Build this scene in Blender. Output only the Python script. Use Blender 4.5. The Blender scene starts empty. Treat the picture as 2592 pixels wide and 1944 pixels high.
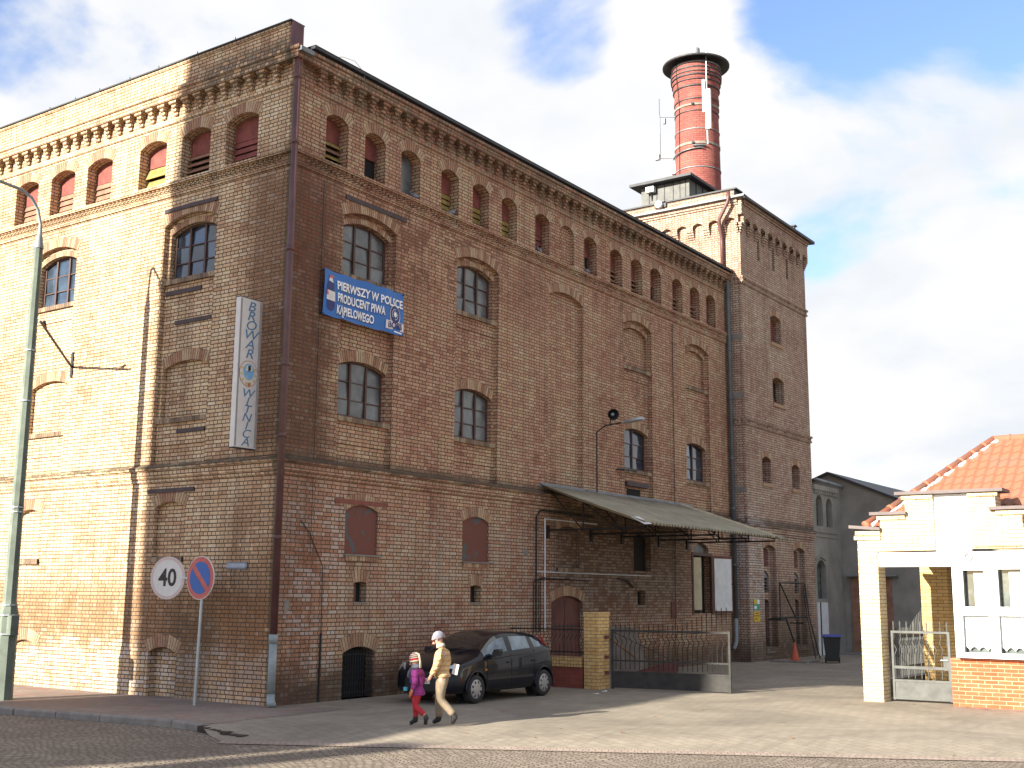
import bpy, bmesh, math, random
from mathutils import Vector, Matrix, Quaternion
from mathutils.geometry import delaunay_2d_cdt
random.seed(7)
R = math.radians
sc = bpy.context.scene
C = sc.collection

# ------------------------------------------------------------------ camera, sky, sun, exposure
cam = bpy.data.cameras.new('camera'); cam_o = bpy.data.objects.new('camera', cam); C.objects.link(cam_o)
F_PX, YAW, PITCH, ROLL = 2989.7, -0.609462, 0.176763, 0.008652
cam.sensor_width = 36.0; cam.sensor_fit = 'HORIZONTAL'; cam.lens = 36.0 * F_PX / 2592.0
cam.clip_end = 3000; cam.clip_start = 0.1
fw = Vector((math.sin(YAW) * math.cos(PITCH), math.cos(YAW) * math.cos(PITCH), math.sin(PITCH)))
rt0 = Vector((math.cos(YAW), -math.sin(YAW), 0)); up0 = rt0.cross(fw)
rt = rt0 * math.cos(ROLL) + up0 * math.sin(ROLL); up = -rt0 * math.sin(ROLL) + up0 * math.cos(ROLL)
m3 = Matrix((rt, up, -fw)).transposed()
cam_o.matrix_world = Matrix.Translation((17.866, -17.251, 2.24)) @ m3.to_4x4()
sc.camera = cam_o

SUN = Vector((0.25, 1.0, -0.39)).normalized()          # direction the light travels
sun_el = math.asin(-SUN.z)
sun = bpy.data.lights.new('sun', 'SUN'); sun.energy = 5.0; sun.angle = R(0.6); sun.color = (1.0, 0.94, 0.82)
sun_o = bpy.data.objects.new('sun', sun); C.objects.link(sun_o)
sun_o.rotation_euler = SUN.to_track_quat('-Z', 'Y').to_euler(); sun_o.location = (-20, -60, 60)

w = bpy.data.worlds.new('World'); sc.world = w; w.use_nodes = True
nt = w.node_tree; N = nt.nodes; L = nt.links; N.clear()
def wn(t, **k):
    n = N.new(t)
    for a, b in k.items(): setattr(n, a, b)
    return n
wo = wn('ShaderNodeOutputWorld'); bg = wn('ShaderNodeBackground')
sky = wn('ShaderNodeTexSky', sky_type='NISHITA'); sky.sun_disc = False
sky.sun_elevation = sun_el; sky.sun_rotation = math.atan2(-SUN.x, -SUN.y)
sky.air_density = 1.3; sky.dust_density = 0.6; sky.ozone_density = 2.0
tc = wn('ShaderNodeTexCoord')
sep = wn('ShaderNodeSeparateXYZ'); L.new(tc.outputs['Generated'], sep.inputs[0])
def wm(op, a, b=None, c=None):
    n = wn('ShaderNodeMath', operation=op)
    for i, v in enumerate((a, b, c)):
        if v is None: continue
        if isinstance(v, (int, float)): n.inputs[i].default_value = v
        else: L.new(v, n.inputs[i])
    return n.outputs[0]
zc = wm('ADD', wm('MAXIMUM', sep.outputs[2], 0.0), 0.35)
cx_ = wm('DIVIDE', sep.outputs[0], zc); cy_ = wm('DIVIDE', sep.outputs[1], zc)
comb = wn('ShaderNodeCombineXYZ'); L.new(cx_, comb.inputs[0]); L.new(cy_, comb.inputs[1])
n1 = wn('ShaderNodeTexNoise'); n1.inputs['Scale'].default_value = 2.6; n1.inputs['Detail'].default_value = 9; n1.inputs['Roughness'].default_value = 0.52; n1.inputs['Distortion'].default_value = 0.25
mp = wn('ShaderNodeMapping'); mp.inputs['Location'].default_value = (3.4, 1.9, 0.0); L.new(comb.outputs[0], mp.inputs[0]); L.new(mp.outputs[0], n1.inputs['Vector'])
# clear patch high up to the right of the chimney, another at the upper left
def lobe(d, width):
    dv = Vector(d).normalized()
    dot = wn('ShaderNodeVectorMath', operation='DOT_PRODUCT'); L.new(tc.outputs['Generated'], dot.inputs[0]); dot.inputs[1].default_value = dv
    mr = wn('ShaderNodeMapRange'); mr.interpolation_type = 'SMOOTHSTEP'
    mr.inputs['From Min'].default_value = math.cos(width); mr.inputs['From Max'].default_value = 1.0
    L.new(dot.outputs['Value'], mr.inputs['Value']); return mr.outputs[0]
def pixdir(u, v):
    d = m3 @ Vector(((u - 1296) / F_PX, -(v - 972) / F_PX, -1.0)); return d.normalized()
l1 = lobe(pixdir(2280, -120), R(11.5)); l2 = lobe(pixdir(-60, 60), R(6)); l3 = lobe(pixdir(1430, 40), R(4.5)); l4 = lobe(pixdir(2660, 330), R(6)); l5 = lobe(pixdir(2150, 900), R(9))
bias = wm('ADD', wm('ADD', wm('MULTIPLY', l1, 0.52), wm('MULTIPLY', l2, 0.22)), wm('ADD', wm('MULTIPLY', l3, 0.22), wm('ADD', wm('MULTIPLY', l4, 0.16), wm('MULTIPLY', l5, 0.06))))
clr = wn('ShaderNodeMapRange'); clr.interpolation_type = 'SMOOTHSTEP'; clr.inputs['From Min'].default_value = 0.45; clr.inputs['From Max'].default_value = -0.1; L.new(sep.outputs[1], clr.inputs['Value'])
bias = wm('ADD', bias, wm('MULTIPLY', clr.outputs[0], 0.30))
cov = wm('SUBTRACT', wm('ADD', wm('MULTIPLY', n1.outputs['Fac'], 1.7), -0.35), bias)
cr = wn('ShaderNodeMapRange'); cr.interpolation_type = 'SMOOTHSTEP'; cr.inputs['From Min'].default_value = 0.12; cr.inputs['From Max'].default_value = 0.36
L.new(cov, cr.inputs['Value'])
n2 = wn('ShaderNodeTexNoise'); n2.inputs['Scale'].default_value = 3.5; n2.inputs['Detail'].default_value = 6; L.new(comb.outputs[0], n2.inputs['Vector'])
cshade = wn('ShaderNodeMapRange'); cshade.inputs['From Min'].default_value = 0.35; cshade.inputs['From Max'].default_value = 0.65; cshade.inputs['To Min'].default_value = 0.0; cshade.inputs['To Max'].default_value = 1.0
L.new(n2.outputs['Fac'], cshade.inputs['Value'])
cc = wn('ShaderNodeMix', data_type='RGBA'); cc.inputs['A'].default_value = (0.80, 0.84, 0.90, 1); cc.inputs['B'].default_value = (1.03, 1.0, 0.96, 1); L.new(cshade.outputs[0], cc.inputs['Factor'])
cs = wn('ShaderNodeVectorMath', operation='SCALE'); L.new(cc.outputs['Result'], cs.inputs[0]); cs.inputs['Scale'].default_value = 5.7
ss = wn('ShaderNodeVectorMath', operation='MULTIPLY'); L.new(sky.outputs[0], ss.inputs[0]); ss.inputs[1].default_value = (1.15, 1.18, 1.5)
mix = wn('ShaderNodeMix', data_type='RGBA'); L.new(cr.outputs[0], mix.inputs['Factor']); L.new(ss.outputs[0], mix.inputs['A']); L.new(cs.outputs[0], mix.inputs['B'])
L.new(mix.outputs['Result'], bg.inputs['Color']); bg.inputs['Strength'].default_value = 0.0625
L.new(bg.outputs[0], wo.inputs[0])
sc.view_settings.view_transform = 'Standard'; sc.view_settings.look = 'None'; sc.view_settings.gamma = 1.0
sc.view_settings.exposure = 1.6

# ------------------------------------------------------------------ helpers
def tag(o, label=None, cat=None, group=None, kind=None):
    if label: o['label'] = label
    if cat: o['category'] = cat
    if group: o['group'] = group
    if kind: o['kind'] = kind
    return o
def empty(name, label, cat, loc=(0, 0, 0), rz=0.0, group=None):
    o = bpy.data.objects.new(name, None); C.objects.link(o); o.location = loc; o.rotation_euler = (0, 0, rz)
    o.empty_display_size = 0.2
    return tag(o, label, cat, group)
def copy_tree(o, parent=None):
    c = o.copy(); C.objects.link(c)
    if parent: c.parent = parent
    for ch in [x for x in bpy.data.objects if x.parent == o and x is not c]: copy_tree(ch, c)
    return c

class MB:
    def __init__(s): s.v = []; s.f = []; s.m = []
    def quad(s, pts, mi=0):
        b = len(s.v); s.v += [tuple(p) for p in pts]; s.f.append(list(range(b, b + len(pts)))); s.m.append(mi)
    def raw(s, vs, fs, mi=0):
        b = len(s.v); s.v += [tuple(p) for p in vs]
        for f in fs: s.f.append([b + i for i in f]); s.m.append(mi)
    def box(s, a, b, mi=0, M=None):
        (x0, y0, z0), (x1, y1, z1) = a, b
        vs = [(x0, y0, z0), (x1, y0, z0), (x1, y1, z0), (x0, y1, z0), (x0, y0, z1), (x1, y0, z1), (x1, y1, z1), (x0, y1, z1)]
        if M: vs = [M(*p) for p in vs]
        s.raw(vs, [(0, 3, 2, 1), (4, 5, 6, 7), (0, 1, 5, 4), (1, 2, 6, 5), (2, 3, 7, 6), (3, 0, 4, 7)], mi)
    def tube(s, pts, r, n=8, mi=0, cap=True):
        pts = [Vector(p) for p in pts]; rs = r if isinstance(r, (list, tuple)) else [r] * len(pts)
        b = len(s.v); up_ = None
        for i, p in enumerate(pts):
            d = (pts[min(i + 1, len(pts) - 1)] - pts[max(i - 1, 0)]).normalized()
            if up_ is None:
                up_ = Vector((0, 0, 1)) if abs(d.z) < 0.9 else Vector((1, 0, 0))
            a1 = d.cross(up_).normalized(); a2 = a1.cross(d).normalized(); up_ = a2
            for k in range(n):
                t = 2 * math.pi * (k + 0.5) / n; s.v.append(tuple(p + (a1 * math.cos(t) + a2 * math.sin(t)) * rs[i]))
        for i in range(len(pts) - 1):
            for k in range(n):
                s.f.append([b + i * n + k, b + i * n + (k + 1) % n, b + (i + 1) * n + (k + 1) % n, b + (i + 1) * n + k]); s.m.append(mi)
        if cap:
            s.f.append([b + k for k in range(n)][::-1]); s.m.append(mi)
            e = b + (len(pts) - 1) * n; s.f.append([e + k for k in range(n)]); s.m.append(mi)
    def lathe(s, prof, n=24, cx=0, cy=0, mi=0):
        b = len(s.v)
        for r, z in prof:
            for k in range(n):
                t = 2 * math.pi * k / n; s.v.append((cx + r * math.cos(t), cy + r * math.sin(t), z))
        for i in range(len(prof) - 1):
            for k in range(n):
                s.f.append([b + i * n + k, b + i * n + (k + 1) % n, b + (i + 1) * n + (k + 1) % n, b + (i + 1) * n + k]); s.m.append(mi)
    def prism(s, poly, a, b, M, mi=0):      # poly in (a,z), extruded in depth a..b through M(a,z,d)
        n = len(poly)
        vs = [M(p[0], p[1], a) for p in poly] + [M(p[0], p[1], b) for p in poly]
        s.raw(vs, [list(range(n)), list(range(n, 2 * n))[::-1]] + [(i, (i + 1) % n, n + (i + 1) % n, n + i) for i in range(n)], mi)
    def build(s, name, mats, parent=None, smooth=False, uv=True):
        me = bpy.data.meshes.new(name); me.from_pydata(s.v, [], s.f)
        if not isinstance(mats, (list, tuple)): mats = [mats]
        for m in mats: me.materials.append(m)
        for p, mi in zip(me.polygons, s.m): p.material_index = mi; p.use_smooth = smooth
        me.update()
        if uv: box_uv(me)
        o = bpy.data.objects.new(name, me); C.objects.link(o)
        if parent: o.parent = parent
        return o
def box_uv(me):
    u = me.uv_layers.new(name='UVMap').data
    for p in me.polygons:
        n = p.normal; ax = 2 if abs(n.z) > 0.75 else (0 if abs(n.x) > abs(n.y) else 1)
        for li in p.loop_indices:
            c = me.vertices[me.loops[li].vertex_index].co
            u[li].uv = (c.y, c.z) if ax == 0 else ((c.x, c.z) if ax == 1 else (c.x, c.y))

def arch(a0, a1, z0, zs, rise, n=10):
    pts = [(a0, z0), (a1, z0), (a1, zs)]
    if rise > 1e-4:
        h = (a1 - a0) / 2; r = (h * h + rise * rise) / (2 * rise); cz = zs + rise - r; ca = (a0 + a1) / 2
        th = math.asin(min(1, h / r))
        for i in range(1, n): t = th - 2 * th * i / n; pts.append((ca + r * math.sin(t), cz + r * math.cos(t)))
    pts.append((a0, zs)); return pts
def inside(p, poly):
    x, y = p; c = False; n = len(poly)
    for i in range(n):
        x1, y1 = poly[i]; x2, y2 = poly[(i + 1) % n]
        if (y1 > y) != (y2 > y) and x < (x2 - x1) * (y - y1) / (y2 - y1) + x1: c = not c
    return c
def face_holes(mb, M, outline, holes, d, mi=0):
    vs = []; es = []
    for poly in [outline] + holes:
        b = len(vs); vs += [Vector(p) for p in poly]; n = len(poly)
        es += [(b + i, b + (i + 1) % n) for i in range(n)]
    v, e, f, *_ = delaunay_2d_cdt(vs, es, [], 0, 1e-5)
    pts = [M(p.x, p.y, d) for p in v]; out = []
    for t in f:
        cx = sum(v[i].x for i in t) / 3; cy = sum(v[i].y for i in t) / 3
        if inside((cx, cy), outline) and not any(inside((cx, cy), h) for h in holes): out.append(t)
    mb.raw(pts, out, mi)
def reveal(mb, M, poly, d0, d1, mi=0, skip=()):
    n = len(poly)
    for i in range(n):
        if i in skip: continue
        a, b = poly[i], poly[(i + 1) % n]
        mb.quad([M(a[0], a[1], d0), M(b[0], b[1], d0), M(b[0], b[1], d1), M(a[0], a[1], d1)], mi)

def voussoirs(mb, M, a0, a1, zs, rise, t, d, proud=0.006, wd=0.075, vert=0.0, mi=0):
    h = (a1 - a0) / 2; ca = (a0 + a1) / 2; r = (h * h + rise * rise) / (2 * rise); cz = zs + rise - r; th = math.asin(h / r)
    n = max(5, int(round(2 * th * r / wd))); 
    # mortar bed behind
    for i in range(n):
        t0 = -th + 2 * th * i / n; t1 = -th + 2 * th * (i + 1) / n; g = (t1 - t0) * 0.09
        for (u0, u1, r0, r1, pr, m_) in ((t0, t1, r, r + t, proud * 0.4, 1), (t0 + g, t1 - g, r + 0.002, r + t - random.uniform(0, 0.012), proud, 0)):
            q = [(ca + r0 * math.sin(u0), cz + r0 * math.cos(u0)), (ca + r0 * math.sin(u1), cz + r0 * math.cos(u1)), (ca + r1 * math.sin(u1), cz + r1 * math.cos(u1)), (ca + r1 * math.sin(u0), cz + r1 * math.cos(u0))]
            mb.prism(q, d - pr, d + 0.02, M, m_)

def text_mesh(s, size, shear=0.0, extrude=0.002, bold=0.0, align='CENTER', spacing=1.0):
    cu = bpy.data.curves.new('lettering', 'FONT'); cu.body = s; cu.size = size; cu.shear = shear; cu.extrude = extrude; cu.offset = bold
    cu.align_x = align; cu.align_y = 'CENTER'; cu.space_character = spacing; cu.resolution_u = 3
    o = bpy.data.objects.new('lettering', cu); C.objects.link(o)
    dg = bpy.context.evaluated_depsgraph_get(); me = bpy.data.meshes.new_from_object(o.evaluated_get(dg))
    bpy.data.objects.remove(o); return me
def add_text(mb, s, size, M, cx, cz, d, sx=1.0, mi=0, **k):
    me = text_mesh(s, size, **k)
    mb.raw([M(cx + v.co.x * sx, cz + v.co.y, d - v.co.z) for v in me.vertices], [tuple(p.vertices) for p in me.polygons], mi)
    bpy.data.meshes.remove(me)
def disc(mb, M, ca, cz, r, d, mi=0, n=28, rz=None, depth=0.004):
    rz = rz or r
    mb.prism([(ca + r * math.cos(2 * math.pi * k / n), cz + rz * math.sin(2 * math.pi * k / n)) for k in range(n)], d - depth, d, M, mi)

# facade maps: (along, z, depth inward)
def yardM(a, z, d): return (-d, a, z)
def streetM(a, z, d): return (a, d, z)
def towerSideM(a, z, d): return (0.6 - d, a, z)
def towerFrontM(a, z, d): return (a, 22.2 + d, z)

# ------------------------------------------------------------------ materials
class NT:
    def __init__(s, name):
        s.mat = bpy.data.materials.new(name); s.mat.use_nodes = True; s.t = s.mat.node_tree
        s.b = s.t.nodes['Principled BSDF']; s.out = s.t.nodes['Material Output']
    def n(s, t, **k):
        x = s.t.nodes.new(t)
        for a, b in k.items(): setattr(x, a, b)
        return x
    def lk(s, a, b): s.t.links.new(a, b)
    def set(s, sock, v):
        if isinstance(v, (int, float)): sock.default_value = v
        elif isinstance(v, (tuple, list)): sock.default_value = tuple(v) + ((1,) if len(v) == 3 and len(sock.default_value) == 4 else ())
        else: s.lk(v, sock)
    def m(s, op, a, b=0.0, c=None):
        x = s.n('ShaderNodeMath', operation=op); s.set(x.inputs[0], a); s.set(x.inputs[1], b)
        if c is not None: s.set(x.inputs[2], c)
        return x.outputs[0]
    def mix(s, f, a, b, mode='MIX'):
        x = s.n('ShaderNodeMix', data_type='RGBA', blend_type=mode); s.set(x.inputs['Factor'], f); s.set(x.inputs['A'], a); s.set(x.inputs['B'], b); return x.outputs['Result']
    def mr(s, v, a, b, c=0.0, d=1.0, smooth=True):
        x = s.n('ShaderNodeMapRange'); x.interpolation_type = 'SMOOTHSTEP' if smooth else 'LINEAR'
        s.set(x.inputs['Value'], v); s.set(x.inputs['From Min'], a); s.set(x.inputs['From Max'], b); s.set(x.inputs['To Min'], c); s.set(x.inputs['To Max'], d); return x.outputs[0]
    def noise(s, vec, scale, detail=4, rough=0.55, dist=0.0):
        x = s.n('ShaderNodeTexNoise'); s.set(x.inputs['Scale'], scale); s.set(x.inputs['Detail'], detail); s.set(x.inputs['Roughness'], rough); s.set(x.inputs['Distortion'], dist)
        if vec is not None: s.lk(vec, x.inputs['Vector'])
        return x.outputs['Fac']
    def ramp(s, f, stops):
        x = s.n('ShaderNodeValToRGB'); s.set(x.inputs[0], f); e = x.color_ramp.elements
        while len(e) < len(stops): e.new(0.5)
        for el, (p, c) in zip(e, stops): el.position = p; el.color = tuple(c) + (1,)
        return x.outputs[0]
    def pos(s):
        g = s.n('ShaderNodeNewGeometry'); return g.outputs['Position']
    def sepxyz(s, v):
        x = s.n('ShaderNodeSeparateXYZ'); s.lk(v, x.inputs[0]); return x.outputs
    def bump(s, h, strength, dist):
        x = s.n('ShaderNodeBump'); s.set(x.inputs['Strength'], strength); s.set(x.inputs['Distance'], dist); s.lk(h, x.inputs['Height']); s.lk(x.outputs[0], s.b.inputs['Normal'])

def plain(name, col, rough=0.7, metal=0.0, var=0.12, scale=6.0, spec=0.5, coat=0.0, bump=0.0):
    k = NT(name); p = k.pos(); nz = k.noise(p, scale, 5, 0.6)
    f = k.mr(nz, 0.3, 0.7, 1 - var, 1 + var, False)
    cmul = k.n('ShaderNodeVectorMath', operation='SCALE'); cmul.inputs[0].default_value = col; k.lk(f, cmul.inputs['Scale'])
    k.lk(cmul.outputs[0], k.b.inputs['Base Color']); k.set(k.b.inputs['Roughness'], rough); k.set(k.b.inputs['Metallic'], metal)
    k.set(k.b.inputs['Specular IOR Level'], spec); k.set(k.b.inputs['Coat Weight'], coat)
    if bump: k.bump(k.noise(p, scale * 6, 4), bump, 0.01)
    return k.mat

def brick_mat(name, ramp, mortar=(0.065, 0.046, 0.033), bw=0.262, bh=0.0862, ms=0.0105, stains_tones=(), header_rows=True, macro=None, white=0.0, bumpy=0.6):
    k = NT(name); uv = k.n('ShaderNodeUVMap').outputs[0]; P = k.pos(); X = k.sepxyz(P)
    # slightly wavy courses
    wob = k.n('ShaderNodeTexNoise'); wob.inputs['Scale'].default_value = 1.3; k.lk(uv, wob.inputs['Vector'])
    ws = k.n('ShaderNodeVectorMath', operation='SCALE'); k.lk(wob.outputs['Color'], ws.inputs[0]); ws.inputs['Scale'].default_value = 0.012
    wa = k.n('ShaderNodeVectorMath', operation='ADD'); k.lk(uv, wa.inputs[0]); k.lk(ws.outputs[0], wa.inputs[1])
    bt = k.n('ShaderNodeTexBrick'); k.lk(wa.outputs[0], bt.inputs['Vector'])
    bt.offset = 0.25 if header_rows else 0.5; bt.offset_frequency = 2; bt.squash = 0.5 if header_rows else 1.0; bt.squash_frequency = 2
    k.set(bt.inputs['Color1'], (0, 0, 0)); k.set(bt.inputs['Color2'], (1, 1, 1)); k.set(bt.inputs['Mortar'], (0.5, 0.5, 0.5)); k.set(bt.inputs['Scale'], 1.0)
    k.set(bt.inputs['Mortar Size'], ms); k.set(bt.inputs['Mortar Smooth'], 0.15); k.set(bt.inputs['Bias'], 0.0); k.set(bt.inputs['Brick Width'], bw); k.set(bt.inputs['Row Height'], bh)
    rnd = k.n('ShaderNodeSeparateColor'); k.lk(bt.outputs['Color'], rnd.inputs[0]); rnd = rnd.outputs[0]
    n_mac = k.noise(P, 0.55, 5, 0.65, 0.6); n_mid = k.noise(P, 3.0, 5, 0.6); n_fine = k.noise(P, 38, 3, 0.6)
    sel = k.m('ADD', k.m('MULTIPLY', rnd, 0.52), k.m('MULTIPLY', k.mr(n_mac, 0.3, 0.7, 0, 1), 0.48))
    col = k.ramp(sel, ramp)
    if macro: col = k.mix(k.m('MULTIPLY', k.mr(k.noise(P, 0.8, 4, 0.6, 0.8), 0.45, 0.62), macro[1]), col, macro[0])
    fine = k.n('ShaderNodeVectorMath', operation='SCALE'); k.lk(col, fine.inputs[0]); k.lk(k.mr(k.m('ADD', k.m('MULTIPLY', n_mid, 0.6), k.m('MULTIPLY', n_fine, 0.4)), 0.3, 0.7, 0.80, 1.18, False), fine.inputs['Scale']); col = fine.outputs[0]
    for st in stains_tones:
        # st: (col, strength, ranges [(axis, lo0, lo1, hi1, hi0)], noise scale, threshold)
        m_ = None
        for ax, a, b, c, d in st['r']:
            v = k.m('ADD', X[ax], k.m('MULTIPLY', k.m('SUBTRACT', k.noise(P, 1.4, 4, 0.7), 0.5), st.get('wob', 1.0)))
            q = k.m('MULTIPLY', k.mr(v, a, b), k.mr(v, c, d, 1.0, 0.0)); m_ = q if m_ is None else k.m('MULTIPLY', m_, q)
        if st.get('patch'):
            s0, t0 = st['patch']; m_ = k.m('MULTIPLY', m_, k.mr(k.m('ADD', k.m('MULTIPLY', k.noise(P, s0, 5, 0.7), 0.75), k.m('MULTIPLY', rnd, 0.25)), t0, t0 + 0.06))
        col = k.mix(k.m('MULTIPLY', m_, st['s']), col, st['c'], st.get('mode', 'MIX'))
    if white:
        wmask = k.m('MULTIPLY', k.mr(k.m('ADD', k.m('MULTIPLY', k.noise(P, 1.9, 5, 0.75), 0.8), k.m('MULTIPLY', rnd, 0.2)), 0.56, 0.64), white)
        col = k.mix(wmask, col, (0.55, 0.50, 0.46))
    if macro is None and header_rows:      # rain streaks and soot running down the wall
        sm_ = k.n('ShaderNodeMapping'); k.lk(P, sm_.inputs[0]); sm_.inputs['Scale'].default_value = (2.2, 2.2, 0.16)
        col = k.mix(k.m('MULTIPLY', k.mr(k.noise(sm_.outputs[0], 1.0, 6, 0.65, 0.3), 0.5, 0.72), 0.38), col, (0.14, 0.085, 0.055))
    mort = k.mix(k.mr(n_mid, 0.35, 0.65), mortar, tuple(c * 1.5 for c in mortar))
    col = k.mix(bt.outputs['Fac'], col, mort)
    k.lk(col, k.b.inputs['Base Color']); k.set(k.b.inputs['Roughness'], 0.88); k.set(k.b.inputs['Specular IOR Level'], 0.25)
    h = k.m('ADD', k.m('MULTIPLY', k.m('SUBTRACT', 1.0, bt.outputs['Fac']), 0.8), k.m('MULTIPLY', n_fine, 0.25)); h = k.m('ADD', h, k.m('MULTIPLY', rnd, 0.2))
    k.bump(h, bumpy, 0.012)
    return k.mat

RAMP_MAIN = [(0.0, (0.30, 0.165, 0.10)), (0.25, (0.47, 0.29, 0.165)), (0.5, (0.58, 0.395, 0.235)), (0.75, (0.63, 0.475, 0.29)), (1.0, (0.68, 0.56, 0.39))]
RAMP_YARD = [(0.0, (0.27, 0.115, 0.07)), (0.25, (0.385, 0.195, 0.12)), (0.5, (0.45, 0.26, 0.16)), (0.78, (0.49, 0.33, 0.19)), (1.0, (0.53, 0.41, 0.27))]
RAMP_TOWER = [(0.0, (0.29, 0.165, 0.12)), (0.3, (0.40, 0.25, 0.18)), (0.6, (0.46, 0.32, 0.23)), (0.85, (0.50, 0.38, 0.27)), (1.0, (0.56, 0.46, 0.35))]
M_ = {}
dirt = (0.035, 0.028, 0.02)
M_['yard'] = brick_mat('yard_brick', RAMP_YARD, stains_tones=[
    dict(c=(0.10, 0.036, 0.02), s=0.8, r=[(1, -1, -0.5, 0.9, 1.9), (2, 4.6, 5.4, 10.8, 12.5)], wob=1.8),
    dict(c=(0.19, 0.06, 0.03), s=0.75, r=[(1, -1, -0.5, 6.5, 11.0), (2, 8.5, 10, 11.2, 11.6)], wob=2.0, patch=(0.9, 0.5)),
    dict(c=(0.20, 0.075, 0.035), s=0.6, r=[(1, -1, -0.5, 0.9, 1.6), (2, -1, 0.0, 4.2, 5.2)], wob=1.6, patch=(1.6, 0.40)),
    dict(c=(0.55, 0.50, 0.47), s=0.32, r=[(1, 0.2, 0.4, 1.6, 2.2), (2, 0.3, 0.8, 4.2, 4.8)], wob=0.6, patch=(2.0, 0.52)),
    dict(c=dirt, s=0.75, r=[(2, -2, -1, 0.25, 1.1)], wob=0.9),
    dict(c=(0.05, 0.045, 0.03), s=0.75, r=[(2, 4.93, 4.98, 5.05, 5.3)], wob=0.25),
    dict(c=(0.09, 0.06, 0.035), s=0.72, r=[(1, 9.8, 11, 18, 19.5), (2, 0.5, 2.6, 4.6, 5.0)], wob=1.3),  # darker brown area of the wall below the canopy
    dict(c=(0.07, 0.05, 0.035), s=0.55, r=[(2, 13.0, 13.6, 14.4, 15.0)], wob=0.5, patch=(1.2, 0.44)),
    dict(c=(0.40, 0.33, 0.30), s=0.28, r=[(2, 1.0, 1.5, 3.8, 4.5)], wob=1.0, patch=(0.8, 0.46)),
], white=0.10)
M_['street'] = brick_mat('street_brick', RAMP_MAIN, stains_tones=[
    dict(c=(0.24, 0.11, 0.045), s=0.75, r=[(2, 0.7, 1.2, 2.0, 2.9)], wob=0.9, patch=(0.9, 0.34)),
    dict(c=(0.60, 0.50, 0.42), s=0.75, r=[(2, -0.2, 0.0, 0.9, 1.3)], wob=0.5, patch=(2.2, 0.50)),
    dict(c=(0.17, 0.075, 0.035), s=0.8, r=[(0, -1.8, -0.9, 0.5, 1), (2, 4.9, 5.6, 11.0, 12.6)], wob=1.7),
    dict(c=(0.26, 0.12, 0.05), s=0.6, r=[(0, -2.2, -1.2, 0.5, 1), (2, -0.5, 0.5, 4.0, 4.8)], wob=1.6, patch=(1.2, 0.42)),
    dict(c=(0.10, 0.06, 0.03), s=0.6, r=[(0, -3.6, -2.9, -2.0, -1.5), (2, -1, 0.0, 1.6, 2.4)], wob=0.9),
    dict(c=(0.07, 0.045, 0.03), s=0.7, r=[(0, -3.6, -2.4, 0.5, 1), (2, 13.5, 13.8, 14.2, 14.5)], wob=0.5, patch=(1.2, 0.40)),
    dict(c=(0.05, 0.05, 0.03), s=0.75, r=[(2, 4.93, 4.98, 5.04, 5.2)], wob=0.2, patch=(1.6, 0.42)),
    dict(c=(0.05, 0.06, 0.03), s=0.7, r=[(0, -0.22, -0.12, 1, 2)], wob=0.12),
], white=0.12)
M_['tower'] = brick_mat('tower_brick', RAMP_TOWER, stains_tones=[
    dict(c=dirt, s=0.7, r=[(2, -2, -1, 0.3, 1.3)], wob=1.1),
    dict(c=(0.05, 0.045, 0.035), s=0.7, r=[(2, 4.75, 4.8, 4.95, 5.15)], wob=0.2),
    dict(c=(0.11, 0.07, 0.04), s=0.55, r=[(1, 24, 24.8, 27.5, 28.5), (2, -1, 0.2, 2.2, 3.2)], wob=1.0),
    dict(c=(0.55, 0.50, 0.47), s=0.45, r=[(1, 22, 22.2, 23.4, 24.0), (2, 1.2, 2.2, 4.5, 6.2)], wob=0.9, patch=(1.6, 0.42)),
], white=0.12)
M_['yellow'] = brick_mat('yellow_clinker', [(0.0, (0.50, 0.27, 0.09)), (0.4, (0.60, 0.38, 0.14)), (1.0, (0.68, 0.49, 0.22))], mortar=(0.16, 0.12, 0.09), bw=0.27, bh=0.082, ms=0.008, header_rows=False)
M_['pale'] = brick_mat('pale_yellow_brick', [(0.0, (0.52, 0.35, 0.18)), (0.3, (0.62, 0.50, 0.28)), (1.0, (0.68, 0.60, 0.40))], mortar=(0.28, 0.16, 0.09), bw=0.27, bh=0.082, ms=0.008, header_rows=False)
M_['orange'] = brick_mat('orange_clinker', [(0.0, (0.36, 0.075, 0.03)), (0.5, (0.42, 0.10, 0.042)), (1.0, (0.47, 0.13, 0.06))], mortar=(0.42, 0.22, 0.14), bw=0.27, bh=0.082, ms=0.008, header_rows=False)
M_['redbase'] = brick_mat('dark_red_clinker', [(0.0, (0.20, 0.05, 0.035)), (1.0, (0.30, 0.08, 0.05))], mortar=(0.10, 0.06, 0.05), bw=0.27, bh=0.082, ms=0.007, header_rows=False)
M_['chimney'] = brick_mat('red_chimney_brick', [(0.0, (0.21, 0.058, 0.05)), (0.5, (0.27, 0.080, 0.068)), (1.0, (0.32, 0.11, 0.09))], mortar=(0.13, 0.045, 0.035), bw=0.27, bh=0.09, ms=0.009, header_rows=False, macro=((0.40, 0.20, 0.14), 0.22))

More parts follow.
